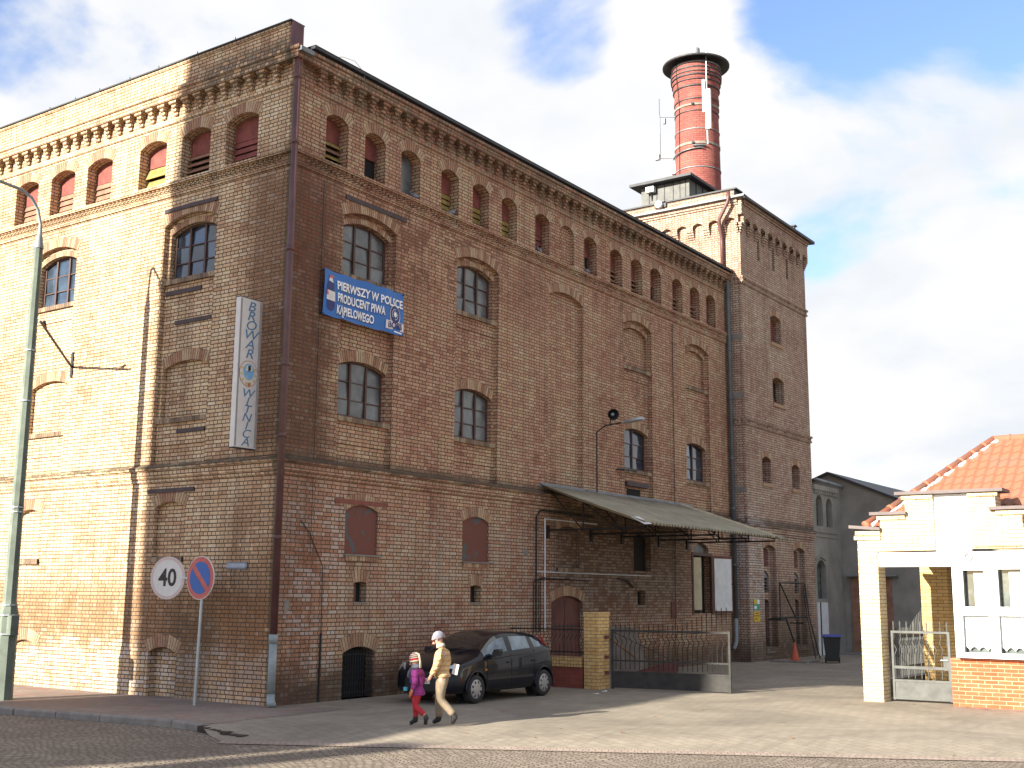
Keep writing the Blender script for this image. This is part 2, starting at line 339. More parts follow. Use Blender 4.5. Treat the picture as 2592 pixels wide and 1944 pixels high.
def vous_mat(name, cols):
    k = NT(name); g = k.n('ShaderNodeNewGeometry'); c = k.ramp(g.outputs['Random Per Island'], cols)
    s_ = k.n('ShaderNodeVectorMath', operation='SCALE'); k.lk(c, s_.inputs[0]); k.lk(k.mr(k.noise(g.outputs['Position'], 14, 5), 0.3, 0.7, 0.75, 1.2, False), s_.inputs['Scale'])
    k.lk(s_.outputs[0], k.b.inputs['Base Color']); k.set(k.b.inputs['Roughness'], 0.88); k.bump(k.noise(g.outputs['Position'], 60, 3), 0.4, 0.01); return k.mat
M_['vous'] = vous_mat('arch_brick', [(0.0, (0.24, 0.11, 0.065)), (0.4, (0.33, 0.185, 0.11)), (0.8, (0.40, 0.26, 0.15)), (1.0, (0.46, 0.34, 0.21))])
M_['mortar'] = plain('dark_mortar', (0.05, 0.035, 0.025), 0.95)
M_['rust'] = plain('rusty_steel', (0.115, 0.038, 0.026), 0.75, 0.0, 0.35, 2.5, bump=0.2)
M_['redboard'] = plain('weathered_red_board', (0.19, 0.052, 0.04), 0.85, 0, 0.35, 4, bump=0.2)
M_['brownboard'] = plain('grey_brown_board', (0.26, 0.13, 0.08), 0.85, 0, 0.3, 5)
M_['yelboard'] = plain('yellow_board', (0.27, 0.19, 0.05), 0.8, 0, 0.35, 5)
M_['dark'] = plain('dark_interior', (0.012, 0.011, 0.010), 0.9)
M_['darkwood'] = plain('dark_brown_frame', (0.075, 0.035, 0.025), 0.6)
M_['iron'] = plain('black_iron', (0.022, 0.02, 0.02), 0.55, 0.3, 0.25, 12)
M_['barmetal'] = plain('lintel_steel', (0.055, 0.035, 0.035), 0.7, 0, 0.3, 5)
M_['redlintel'] = plain('red_oxide_lintel', (0.20, 0.055, 0.035), 0.7, 0, 0.2, 5)
M_['pipe'] = plain('brown_painted_pipe', (0.105, 0.045, 0.04), 0.5, 0, 0.25, 3)
M_['pipe_grey'] = plain('grey_pipe', (0.11, 0.125, 0.13), 0.5, 0.2, 0.2, 3)
M_['castiron'] = plain('pale_cast_iron', (0.26, 0.29, 0.29), 0.6, 0.1, 0.2, 6)
M_['zinc'] = plain('zinc_sheet', (0.20, 0.21, 0.215), 0.6, 0.15, 0.25, 2)
M_['tarsheet'] = plain('dark_roof_sheet', (0.035, 0.035, 0.038), 0.6, 0.1, 0.3, 3)
M_['redsheet'] = plain('maroon_flashing', (0.10, 0.035, 0.045), 0.5, 0.2, 0.3, 3)
M_['render'] = plain('grey_roughcast', (0.25, 0.228, 0.19), 0.95, 0, 0.22, 1.1, bump=0.5)
M_['concrete'] = plain('concrete', (0.22, 0.195, 0.165), 0.9, 0, 0.25, 4, bump=0.3)
M_['white'] = plain('white_paint', (0.82, 0.82, 0.82), 0.6, 0, 0.02, 3)
M_['offwhite'] = plain('dirty_white_paint', (0.62, 0.62, 0.60), 0.6, 0, 0.12, 4)
M_['ochre'] = plain('yellowed_insulation', (0.45, 0.38, 0.25), 0.8, 0, 0.2, 3)
M_['blue'] = plain('banner_blue', (0.022, 0.135, 0.42), 0.55, 0, 0.08, 5)
M_['navy'] = plain('navy_print', (0.025, 0.03, 0.13), 0.6, 0, 0.05, 5)
M_['lettblue'] = plain('slate_blue_print', (0.10, 0.20, 0.32), 0.6, 0, 0.05, 5)
M_['skyblue'] = plain('pale_blue_print', (0.20, 0.40, 0.62), 0.6, 0, 0.2, 12)
M_['gold'] = plain('gold_print', (0.55, 0.45, 0.12), 0.6, 0, 0.1, 5)
M_['red'] = plain('sign_red', (0.48, 0.10, 0.08), 0.5, 0, 0.15, 6)
M_['signblue'] = plain('sign_blue', (0.02, 0.10, 0.36), 0.5, 0, 0.08, 6)
M_['signwhite'] = plain('sign_white', (0.66, 0.62, 0.57), 0.5, 0, 0.06, 6)
M_['black'] = plain('black_paint', (0.012, 0.012, 0.012), 0.5)
M_['yellow_s'] = plain('yellow_plate', (0.62, 0.42, 0.02), 0.5)
M_['green_s'] = plain('green_plate', (0.05, 0.30, 0.20), 0.5)
M_['lamp'] = plain('mossy_lamp_post', (0.14, 0.165, 0.13), 0.8, 0, 0.25, 3, bump=0.2)
M_['galv'] = plain('galvanised_steel', (0.42, 0.45, 0.46), 0.45, 0.6, 0.15, 6)
M_['gate'] = plain('weathered_grey_paint', (0.09, 0.09, 0.082), 0.65, 0.1, 0.25, 5)
M_['gatedark'] = plain('dark_gate_paint', (0.05, 0.047, 0.043), 0.7, 0.0, 0.25, 5, spec=0.15); M_['gatebar'] = plain('dark_gate_bars', (0.03, 0.028, 0.026), 0.7, 0.0, 0.25, 5, spec=0.15)
M_['tile'] = plain('clay_roof_tile', (0.56, 0.20, 0.10), 0.8, 0, 0.25, 3.0)
M_['capst'] = plain('grey_coping_tile', (0.13, 0.10, 0.095), 0.7, 0, 0.15, 4)
M_['fibre'] = plain('mossy_corrugated_sheet', (0.31, 0.275, 0.19), 0.85, 0, 0.25, 1.5)
M_['tarfelt'] = plain('roofing_felt', (0.06, 0.06, 0.06), 0.9)
def glass_mat(name, col, rough, spec=0.8):
    k = NT(name); P = k.pos(); k.set(k.b.inputs['Roughness'], rough); k.set(k.b.inputs['Specular IOR Level'], spec)
    rp = k.n('ShaderNodeNewGeometry').outputs['Random Per Island']; k.lk(k.mix(k.m('ADD', k.m('MULTIPLY', k.mr(k.noise(P, 2.0, 4, 0.6), 0.35, 0.65), 0.6), k.m('MULTIPLY', rp, 0.4)), tuple(c * 0.45 for c in col), tuple(c * 1.5 for c in col)), k.b.inputs['Base Color'])
    k.bump(k.noise(P, 1.2, 2), 0.08, 0.02); return k.mat
M_['frost'] = glass_mat('dusty_window_glass', (0.10, 0.105, 0.105), 0.25)
M_['glass'] = glass_mat('window_glass', (0.035, 0.05, 0.07), 0.06, 1.0)
M_['ped_glass'] = glass_mat('porch_glass', (0.10, 0.12, 0.11), 0.05, 0.6)
M_['curtain'] = plain('lace_curtain', (0.72, 0.76, 0.74), 0.9, 0, 0.18, 28)

# ------------------------------------------------------------------ ground
def ground_mat(kind):
    k = NT(kind + '_surface'); P = k.pos()
    mp_ = k.n('ShaderNodeMapping'); k.lk(P, mp_.inputs[0])
    mp_.inputs['Rotation'].default_value = (0, 0, {'cobble': R(-28), 'yard': R(17), 'walk': R(0), 'border': R(-28)}[kind])
    v = mp_.outputs[0]
    wv = k.n('ShaderNodeTexNoise'); wv.inputs['Scale'].default_value = 0.9 if kind == 'cobble' else 0.5; wv.inputs['Detail'].default_value = 1; k.lk(v, wv.inputs['Vector'])
    sc_ = k.n('ShaderNodeVectorMath', operation='SCALE'); k.lk(wv.outputs['Color'], sc_.inputs[0]); sc_.inputs['Scale'].default_value = {'cobble': 0.55, 'yard': 0.12, 'walk': 0.05, 'border': 0.05}[kind]
    ad = k.n('ShaderNodeVectorMath', operation='ADD'); k.lk(v, ad.inputs[0]); k.lk(sc_.outputs[0], ad.inputs[1])
    bt = k.n('ShaderNodeTexBrick'); k.lk(ad.outputs[0], bt.inputs['Vector'])
    W, H, ms = {'cobble': (0.13, 0.11, 0.013), 'yard': (0.25, 0.20, 0.008), 'walk': (0.2, 0.10, 0.005), 'border': (0.10, 0.20, 0.008)}[kind]
    k.set(bt.inputs['Scale'], 1.0); k.set(bt.inputs['Brick Width'], W); k.set(bt.inputs['Row Height'], H); k.set(bt.inputs['Mortar Size'], ms); k.set(bt.inputs['Mortar Smooth'], 0.4)
    k.set(bt.inputs['Color1'], (0, 0, 0)); k.set(bt.inputs['Color2'], (1, 1, 1)); k.set(bt.inputs['Mortar'], (0.5, 0.5, 0.5))
    rn = k.n('ShaderNodeSeparateColor'); k.lk(bt.outputs['Color'], rn.inputs[0]); rn = rn.outputs[0]
    base = {'cobble': [(0, (0.17, 0.13, 0.095)), (0.5, (0.25, 0.20, 0.15)), (1, (0.35, 0.29, 0.22))], 'yard': [(0, (0.245, 0.205, 0.155)), (1, (0.32, 0.275, 0.21))],
            'walk': [(0, (0.20, 0.155, 0.125)), (1, (0.28, 0.22, 0.18))], 'border': [(0, (0.28, 0.21, 0.165)), (1, (0.38, 0.31, 0.25))]}[kind]
    big = k.noise(P, 0.35, 6, 0.65, 0.8); mid = k.noise(P, 2.5, 5, 0.65); fn = k.noise(P, 45, 3, 0.7)
    col = k.ramp(k.m('ADD', k.m('MULTIPLY', rn, 0.55), k.m('MULTIPLY', mid, 0.45)), base)
    s1 = k.n('ShaderNodeVectorMath', operation='SCALE'); k.lk(col, s1.inputs[0]); k.lk(k.m('MULTIPLY', k.mr(big, 0.3, 0.7, 0.74, 1.12), k.mr(fn, 0.25, 0.75, 0.8, 1.18, False)), s1.inputs['Scale']); col = s1.outputs[0]
    if kind == 'walk': col = k.mix(k.m('MULTIPLY', k.mr(k.noise(P, 1.6, 3, 0.5), 0.60, 0.66), 0.5), col, (0.30, 0.10, 0.07))
    if kind == 'yard':    # worn tyre tracks and dirt
        st = k.n('ShaderNodeMapping'); k.lk(P, st.inputs[0]); st.inputs['Rotation'].default_value = (0, 0, R(20)); st.inputs['Scale'].default_value = (3.0, 0.25, 1)
        col = k.mix(k.m('MULTIPLY', k.mr(k.noise(st.outputs[0], 1.2, 5, 0.7), 0.5, 0.7), 0.35), col, (0.13, 0.11, 0.09))
    jt = {'cobble': (0.07, 0.055, 0.045), 'yard': (0.15, 0.125, 0.10), 'walk': (0.15, 0.12, 0.10), 'border': (0.12, 0.09, 0.07)}[kind]
    col = k.mix(k.m('MULTIPLY', bt.outputs['Fac'], 0.85 if kind == 'cobble' else 0.75), col, jt)
    k.lk(col, k.b.inputs['Base Color']); k.set(k.b.inputs['Roughness'], 0.85); k.set(k.b.inputs['Specular IOR Level'], 0.3)
    h = k.m('ADD', k.m('SUBTRACT', 1.0, bt.outputs['Fac']), k.m('ADD', k.m('MULTIPLY', fn, 0.3), k.m('MULTIPLY', rn, 0.25)))
    k.bump(h, 0.8 if kind == 'cobble' else 0.35, 0.02 if kind == 'cobble' else 0.006); return k.mat
GM = {x: ground_mat(x) for x in ('cobble', 'yard', 'walk', 'border')}
g = MB(); g.quad([(-400, -400, -0.115), (400, -400, -0.115), (400, 400, -0.115), (-400, 400, -0.115)])
tag(g.build('street', GM['cobble']), 'cobbled street running past the brewery', kind='structure')
# pavement + yard as one gently dipping sheet; border line from B0 in direction BD
B0 = Vector((2.35, -4.09)); BD = Vector((10.03, 5.47)).normalized(); BN = Vector((-BD.y, BD.x))
def ground_z(x, y):
    s_ = (Vector((x, y)) - B0).dot(BN)
    t = max(0.0, min(1.0, s_ / 1.6)); a_ = (Vector((x, y)) - B0).dot(BD); e_ = 0.6 - 0.64 * s_
    u_ = max(0.0, min(1.0, (a_ - e_) / 1.2 + max(0.0, (s_ - 0.75) / 0.5)))
    return -0.108 + 0.108 * (t * t * (3 - 2 * t)) * (u_ * u_ * (3 - 2 * u_))
g = MB(); nx, ny = 110, 60; idx = {}
poly_x0 = 0.9
for j in range(ny + 1):
    for i in range(nx + 1):
        # parametrise along border and inwards
        b = 0.05 + 60.0 * (j / ny) ** 2.2; a0_ = 0.6 - 0.64 * min(b, 8.0); a = a0_ + (38.0 - a0_) * (i / nx)
        p = B0 + BD * a + BN * b
        idx[i, j] = len(g.v); g.v.append((p.x, p.y, ground_z(p.x, p.y)))
for j in range(ny):
    for i in range(nx): g.f.append([idx[i, j], idx[i + 1, j], idx[i + 1, j + 1], idx[i, j + 1]]); g.m.append(0)
tag(g.build('courtyard_paving', GM['yard'], smooth=True), 'worn concrete block paving of the brewery yard entrance', kind='structure')
g = MB()
for k_ in range(40):
    a0_, a1_ = 0.6 + k_ * 0.95, 0.6 + (k_ + 1) * 0.95
    q = [B0 + BD * a0_ - BN * 0.25, B0 + BD * a1_ - BN * 0.25, B0 + BD * a1_ + BN * 0.10, B0 + BD * a0_ + BN * 0.10]
    g.quad([(q[0].x, q[0].y, -0.104), (q[1].x, q[1].y, -0.104), (q[2].x, q[2].y, -0.092), (q[3].x, q[3].y, -0.092)])
tag(g.build('paving_border', GM['border']), 'pinkish brick border between street cobbles and yard paving', kind='structure')
# pavement on the left with kerb
kerb = [(-40, -4.75), (-14, -4.05), (-8, -3.75), (-3.4, -3.45), (-1.2, -3.12), (0.6, -2.95), (1.5, -3.05)]
g = MB()
for (x0, y0), (x1, y1) in zip(kerb[:-1], kerb[1:]):
    g.quad([(x0, y0 + 0.14, 0.006), (x1, y1 + 0.14, 0.006), (x1, 0.6, 0.006), (x0, 0.6, 0.006)])
g.quad([(1.5, -2.91, 0.006), (1.62, -2.5, 0.003), (1.52, -2.0, 0.003), (1.5, 0.3, 0.006)])
tag(g.build('pavement', GM['walk']), 'pinkish pavement of small blocks at the foot of the street facade', kind='structure')
g = MB()
for (x0, y0), (x1, y1) in zip(kerb[:-1], kerb[1:]):
    n_ = max(1, int(math.hypot(x1 - x0, y1 - y0) / 0.95))
    for i in range(n_):
        t0, t1 = i / n_ + 0.006, (i + 1) / n_ - 0.006
        ax, ay, bx, by = x0 + (x1 - x0) * t0, y0 + (y1 - y0) * t0, x0 + (x1 - x0) * t1, y0 + (y1 - y0) * t1
        zt = 0.012 + random.uniform(-0.006, 0.006)
        pr = [(0, -0.2), (0.0, zt - 0.03), (0.025, zt), (0.15, zt), (0.15, -0.2)]
        vs = [(ax, ay + p[0], p[1]) for p in pr] + [(bx, by + p[0], p[1]) for p in pr]
        g.raw(vs, [(0, 1, 6, 5), (1, 2, 7, 6), (2, 3, 8, 7), (3, 4, 9, 8), (4, 3, 2, 1, 0), (5, 6, 7, 8, 9)])
tag(g.build('kerb', M_['concrete']), 'stone kerb along the pavement, broken at its end', kind='structure')
g = MB()
for i in range(9):
    a = 1.5 + i * 0.14; zz = -0.02 - i * 0.009
    g.box((a, -3.12 - 0.02 * i + random.uniform(-.03, .03), -0.14), (a + 0.13, -2.93 - 0.025 * i + random.uniform(-.03, .03), zz + random.uniform(-0.01, 0.02)))
tag(g.build('kerb_rubble', M_['mortar']), 'broken lumps of stone where the kerb sinks into the yard entrance', 'rubble')

# ------------------------------------------------------------------ brewery building
brew = empty('brewery_building', 'four storey buff brick brewery with arched windows and corbelled cornice on the street corner', 'building')
X0 = -11.5; Y1 = 22.2; ZS = 14.0
wy = MB(); ws_ = MB()       # yard wall, street wall
vy = MB(); vs_ = MB()
def window_part(M, poly_args, d, style, label=None, nv=2, nh=2, glass='frost', parent=brew, name='window', inset=0.0):
    """glazed window at depth d in opening arch(*poly_args)"""
    a0, a1, z0, zs, rise = poly_args
    P_ = arch(*poly_args); g = MB(); g.prism(P_, d + 0.05, d + 0.06, M, 0)
    def top_(a):
        if rise < 1e-3: return zs
        h = (a1 - a0) / 2; r = (h * h + rise * rise) / (2 * rise); x = min(h, abs(a - (a0 + a1) / 2)); return zs + rise - r + math.sqrt(r * r - x * x)
    for i_ in range(nv + 1):
        for j_ in range(nh + 1):
            xa, xb = a0 + (a1 - a0) * i_ / (nv + 1), a0 + (a1 - a0) * (i_ + 1) / (nv + 1); zz = [z0 + (zs + rise * 0.6 - z0) * q_ / (nh + 1) for q_ in (j_, j_ + 1)]
            za, zb = (zz[1], zz[1]) if j_ < nh else (top_(xa), top_(xb)); tl, tv_ = random.uniform(-.014, .014), random.uniform(-.014, .014)
            g.quad([M(xa, zz[0], d + 0.03 - tl - tv_), M(xb, zz[0], d + 0.03 + tl - tv_), M(xb, zb, d + 0.03 + tl + tv_), M(xa, za, d + 0.03 - tl + tv_)])
    win = g.build(name, M_[glass], parent)
    fr = MB(); t = 0.055; Q = arch(a0 + t, a1 - t, z0 + t, zs, max(rise - t * 0.6, 0.02))
    face_holes(fr, M, P_, [Q], d); reveal(fr, M, Q, d, d + 0.035)
    def top(a):
        if rise < 1e-3: return zs
        h = (a1 - a0) / 2; r = (h * h + rise * rise) / (2 * rise); x = a - (a0 + a1) / 2; return zs + rise - r + math.sqrt(r * r - x * x)
    for i in range(1, nv + 1):
        a = a0 + (a1 - a0) * i / (nv + 1); fr.box((a - 0.03, z0, d - 0.012), (a + 0.03, top(a) - 0.01, d + 0.03), 0, M)
    for j in range(1, nh + 1):
        z = z0 + (zs + rise * 0.6 - z0) * j / (nh + 1); fr.box((a0 + 0.02, z - 0.012, d + 0.006), (a1 - 0.02, z + 0.012, d + 0.033), 0, M)
    fo = fr.build('frame', M_['darkwood'], win)
    return win
def sill(mb, M, a0, a1, z, d, proj=0.06, h=0.11):
    # row of soldier bricks, slightly sloping
    n = max(3, int((a1 - a0) / 0.085)); w_ = (a1 - a0) / n
    mb.box((a0, z - h * 0.9, d - proj + 0.006), (a1, z - 0.01, d + 0.02), 1, M)
    for i in range(n):
        mb.box((a0 + i * w_ + 0.004, z - h, d - proj - random.uniform(0, 0.006)), (a0 + (i + 1) * w_ - 0.004, z, d + 0.02), 0, M)

M_['sillb'] = vous_mat('mossy_sill_brick', [(0.0, (0.13, 0.085, 0.055)), (0.5, (0.22, 0.15, 0.095)), (1.0, (0.33, 0.24, 0.15))])
def arch_part(name, fn, *a, **k):
    g_ = MB(); fn(g_, *a, **k); g_.build(name, [M_['sillb' if 'sill' in name else 'vous'], M_['mortar']], brew, uv=False)
def facade(M, wall, vous, a_lo, a_hi, bays, attics, low, dirn):
    """bays: list of (a0, upper, lower); attics: list of centre,width; low: openings [(args, depth)]"""
    holes = []
    for (c, w_) in attics:
        P_ = arch(c - w_ / 2, c + w_ / 2, 11.80, 12.81, 0.15); holes.append(P_); reveal(wall, M, P_, 0, 0.36)
        arch_part('window_arch', voussoirs, M, c - w_ / 2, c + w_ / 2, 12.81, 0.15, 0.26, 0, wd=0.07)
    D = 0.13
    for (a0, a1, up_, lo_) in bays:
        B = arch(a0, a1, 5.04, 10.70, 0.20, 14); holes.append(B); reveal(wall, M, B, 0, D)
        arch_part('window_arch', voussoirs, M, a0 - 0.02, a1 + 0.02, 10.70, 0.20, 0.26, 0, wd=0.07)
        inner = []; j = 0.10; ww = (a0 + j, a1 - j)
        if up_:
            U = (ww[0], ww[1], 9.40, 10.50, 0.19); P_ = arch(*U, 14); inner.append(P_)
            reveal(wall, M, P_, D, D + (0.16 if up_ == 'glass' else 0.10)); arch_part('window_arch', voussoirs, M, ww[0], ww[1], 10.50, 0.19, 0.14, D, wd=0.07)
            arch_part('window_sill', sill, M, a0 - 0.0, a1 + 0.0, 9.39, D, 0.09)
            if up_ == 'glass': pass
            else: face_holes(wall, M, P_, [], D + 0.10)
        if lo_:
            U = (ww[0], ww[1], 6.13, 7.28, 0.16); P_ = arch(*U, 14); inner.append(P_)
            reveal(wall, M, P_, D, D + (0.16 if lo_ == 'glass' else 0.10)); arch_part('window_arch', voussoirs, M, ww[0], ww[1], 7.28, 0.16, 0.26, D, wd=0.07)
            arch_part('window_sill', sill, M, a0, a1, 6.12, D, 0.09)
            wall.box((a0 + 0.004, 5.52, D - 0.025), (a1 - 0.004, 6.01, D + 0.05), 0, M)
            if lo_ != 'glass': face_holes(wall, M, P_, [], D + 0.10)
        if up_: wall.box((a0 + 0.004, 8.96, D - 0.025), (a1 - 0.004, 9.275, D + 0.05), 0, M)
        face_holes(wall, M, B, inner, D)
    for o in low:
        P_ = arch(*o['args']); holes.append(P_); reveal(wall, M, P_, 0, o['d'])
        if o.get('ring'): arch_part('window_arch', voussoirs, M, o['args'][0] - 0.02, o['args'][1] + 0.02, o['args'][3], max(o['args'][4], 0.04), o['ring'], 0, wd=0.075)
        if o.get('fill', True): face_holes(wall, M, P_, [], o['d'])
        if o.get('sill'): arch_part('window_sill', sill, M, o['args'][0] - 0.05, o['args'][1] + 0.05, o['args'][2], 0, 0.06, 0.12)
    face_holes(wall, M, [(a_lo, -0.2), (a_hi, -0.2), (a_hi, 14.12), (a_lo, 14.12)], holes, 0)

yard_att = [1.32, 2.62, 3.93, 5.50, 6.83, 8.15, 9.79, 11.11, 12.44, 14.0, 15.32, 16.62, 18.19, 19.53, 20.82]
yb = [(1.62, 3.46), (5.84, 7.68), (10.13, 11.97), (14.43, 16.27), (18.68, 20.52)]
yard_bays = [(yb[0][0], yb[0][1], 'glass', 'glass'), (yb[1][0], yb[1][1], 'glass', 'glass'), (yb[2][0], yb[2][1], None, None), (yb[3][0], yb[3][1], 'blind', 'glass'), (yb[4][0], yb[4][1], 'blind', 'glass')]
low_y = [dict(args=(2.0, 3.08, 3.09, 4.04, 0.14), d=0.06, ring=0.26), dict(args=(6.25, 7.36, 3.05, 4.03, 0.14), d=0.06, ring=0.26),
         dict(args=(2.34, 2.76, 2.06, 2.46, 0.04), d=0.30, ring=0.28), dict(args=(6.6, 7.04, 2.05, 2.43, 0.04), d=0.30, ring=0.28),
         dict(args=(2.06, 3.10, 0.0, 0.97, 0.13), d=0.30, ring=0.30), dict(args=(10.6, 11.78, 3.0, 4.02, 0.14), d=0.10, ring=0.26, sill=True),
         dict(args=(14.95, 16.05, 3.0, 4.02, 0.14), d=0.25), dict(args=(10.31, 11.95, 0.0, 2.05, 0.18), d=0.12, ring=0.28),
         dict(args=(15.17, 15.65, 1.97, 2.37, 0.04), d=0.25), dict(args=(18.95, 20.45, 1.68, 3.66, 0.0), d=0.35, fill=True),
         dict(args=(19.1, 20.2, 3.70, 3.86, 0.18), d=0.16), dict(args=(14.76, 15.62, 5.25, 5.56, 0.0), d=0.25)]
# the louver opening in bay four lies below the lower window: keep it outside the bay polygon
low_y = low_y[:-1]
facade(yardM, wy, vy, 0.0, Y1, yard_bays, [(c, 0.73) for c in yard_att], low_y, 1)
st_att = [(-1.69, 1.06), (-3.25, 1.0), (-4.80, 1.0), (-6.86, 1.0), (-8.39, 1.0), (-9.96, 1.0), (-11.35, 0.2)]
st_att = st_att[:-1]
sb = [(-4.18, -2.38), (-9.33, -7.55)]
low_s = [dict(args=(-3.92, -2.92, 3.0, 4.09, 0.13), d=0.12, ring=0.26, sill=True), dict(args=(-9.2, -8.2, 3.0, 4.09, 0.13), d=0.12, ring=0.26, sill=True),
         dict(args=(-3.87, -2.91, 0.0, 0.93, 0.13), d=0.22, ring=0.28), dict(args=(-9.02, -8.0, 0.0, 0.95, 0.13), d=0.08, ring=0.28)]
facade(streetM, ws_, vs_, X0, 0.0, [(sb[0][0], sb[0][1], 'glass', 'blind'), (sb[1][0], sb[1][1], 'glass', 'blind')], st_att, low_s, -1)
# far end wall and back, to close the volume
ws_.quad([(X0, 0, -0.2), (X0, 30, -0.2), (X0, 30, 14.1), (X0, 0, 14.1)])
wy.quad([(X0, 30, -0.2), (0, 30, -0.2), (0, 30, 14.1), (X0, 30, 14.1)])

# string course, dentil band and corbelled cornice
def bands(M, mb, a0, a1, c0, c1, corb0, corb_step, n_corb, d_sign):
    # string course (stepped), upper edge sloping
    for z0, z1, pr in ((4.68, 4.765, 0.035), (4.768, 4.94, 0.065), (4.943, 5.015, 0.11)):
        mb.box((a0, z0, -pr), (a1, z1, 0.01), 0, M)
    mb.raw([M(a, z, d) for a in (a0, a1) for z, d in ((5.018, -0.112), (5.07, 0.0), (5.018, 0.0))], [(0, 1, 4, 3), (0, 3, 5, 2), (0, 2, 1), (3, 4, 5)])
    # dentil (saw-tooth) band
    mb.box((a0, 11.41, -0.04), (a1, 11.497, 0.01), 0, M)
    mb.box((a0, 11.68, -0.10), (a1, 11.765, 0.01), 0, M)
    st = 0.152; k_ = 0
    a = c0
    while a < c1 - st * 0.5:
        for row in (0, 1):
            o_ = a + (0.5 * st if row else 0.0); z0, z1 = (11.50, 11.588) if row == 0 else (11.592, 11.677)
            mb.raw([M(*q) for q in ((o_, z0, 0.0), (o_ + st * 0.98, z0, 0.0), (o_ + st * 0.5, z0, -0.075 - 0.0 * row), (o_, z1, 0.0), (o_ + st * 0.98, z1, 0.0), (o_ + st * 0.5, z1, -0.075))],
                   [(0, 2, 1), (3, 4, 5), (0, 3, 5, 2), (2, 5, 4, 1)])
        a += st
    # ledge below corbels
    mb.box((a0, 13.25, -0.03), (a1, 13.335, 0.01), 0, M)
    # corbels: four stepped courses, getting wider and deeper upwards
    for i in range(n_corb):
        c = corb0 + d_sign * corb_step * i
        for j in range(4):
            z0 = 13.42 + 0.0862 * j; pr = 0.05 + 0.042 * j; hw = (0.062, 0.062, 0.068, 0.125)[j]
            ja = random.uniform(-0.006, 0.006)
            mb.box((c - hw + ja, z0 + 0.006, -pr), (c + hw + ja, z0 + 0.0862, 0.01), 0, M)
    mb.box((a0, 13.768, -0.215), (a1, 13.85, 0.01), 0, M)
    mb.box((a0, 13.853, -0.215), (a1, 13.94, 0.01), 0, M)
    mb.box((a0, 13.943, -0.25), (a1, 14.03, 0.01), 0, M)
by = MB(); bands(yardM, by, -0.0, Y1 - 0.02, 0.35, Y1 - 0.05, 0.66, 0.4265, 51, 1)
bs = MB(); bands(streetM, bs, X0, -0.0, X0, -0.35, -0.58, 0.4265, 26, -1)
# corner returns
for z0, z1, pr in ((4.68, 4.765, 0.035), (4.768, 4.94, 0.065), (4.943, 5.015, 0.11), (11.41, 11.497, 0.035), (11.68, 11.765, 0.075), (13.25, 13.335, 0.03), (13.768, 13.85, 0.215), (13.853, 13.94, 0.215), (13.943, 14.03, 0.25)):
    by.box((0.0, -pr, z0), (pr, 0.0, z1))
by.box((-0.0, -0.16, 13.42), (0.16, 0.0, 13.768))
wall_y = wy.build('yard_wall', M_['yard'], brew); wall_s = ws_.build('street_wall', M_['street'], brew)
by.build('yard_cornice', M_['yard'], brew); bs.build('street_cornice', M_['street'], brew)
# parapet on the street side with sheet coping
g = MB(); g.box((X0, -0.12, 14.03), (-0.12, 0.18, 14.62)); g.box((X0, -0.15, 14.625), (-0.12, 0.20, 14.70))
g.build('parapet', M_['street'], brew)
g = MB(); g.box((X0 - 0.02, -0.19, 14.705), (-0.08, 0.24, 14.735)); g.build('parapet_coping', M_['tarsheet'], brew)
for xx in (-1.9, -3.2, -4.6, -5.7, -6.9, -7.9, -9.0): 
    g = MB(); g.box((xx, -0.17, 14.735), (xx + 0.015, -0.155, 14.80)); g.build('coping_clip', M_['tarsheet'], brew)
g = MB(); g.box((-0.115, -0.13, 13.9), (-0.06, 0.20, 14.702)); g.build('parapet_end_sheet', M_['redsheet'], brew)
g = MB(); g.box((-0.10, -0.20, 13.90), (0.30, 0.20, 13.93)); g.box((0.25, -0.2, 13.93), (0.30, 0.20, 14.0)); g.box((-0.1, -0.2, 13.93), (0.25, -0.17, 14.0)); g.build('corner_flashing', M_['zinc'], brew)
# yard eave: roof edge and low roof
g = MB()
g.box((0.0, 0.21, 14.033), (0.20, Y1, 14.09)); g.box((0.16, 0.21, 14.093), (0.30, Y1 + 0.2, 14.16))
g.build('eave_board', M_['tarsheet'], brew)
g = MB(); g.raw([(0.31, 0.21, 14.17), (0.31, Y1 + 0.2, 14.17), (-5.5, Y1 + 0.2, 14.30), (-5.5, 0.21, 14.30), (X0, 0.21, 14.10), (X0, 30, 14.10), (-5.5, 30, 14.30), (0, 30, 14.17)], [(0, 1, 2, 3), (3, 6, 5, 4)])
g.build('roof', M_['tarfelt'], brew)
# windows of the yard wall
for i, (a0, a1, u_, l_) in enumerate(yard_bays):
    if u_ == 'glass': window_part(yardM, (a0 + 0.11, a1 - 0.11, 9.41, 10.50, 0.18), 0.25, '', nv=2, nh=2)
    if l_ == 'glass':
        window_part(yardM, (a0 + 0.11, a1 - 0.11, 6.14, 7.28, 0.15), 0.25, '', nv=2 if i < 2 else 1, nh=2, glass='frost' if i < 2 else 'glass')
window_part(streetM, (sb[0][0] + 0.11, sb[0][1] - 0.11, 9.41, 10.50, 0.18), 0.25, '', glass='glass')
window_part(streetM, (sb[1][0] + 0.11, sb[1][1] - 0.11, 9.41, 10.50, 0.18), 0.25, '', glass='glass')
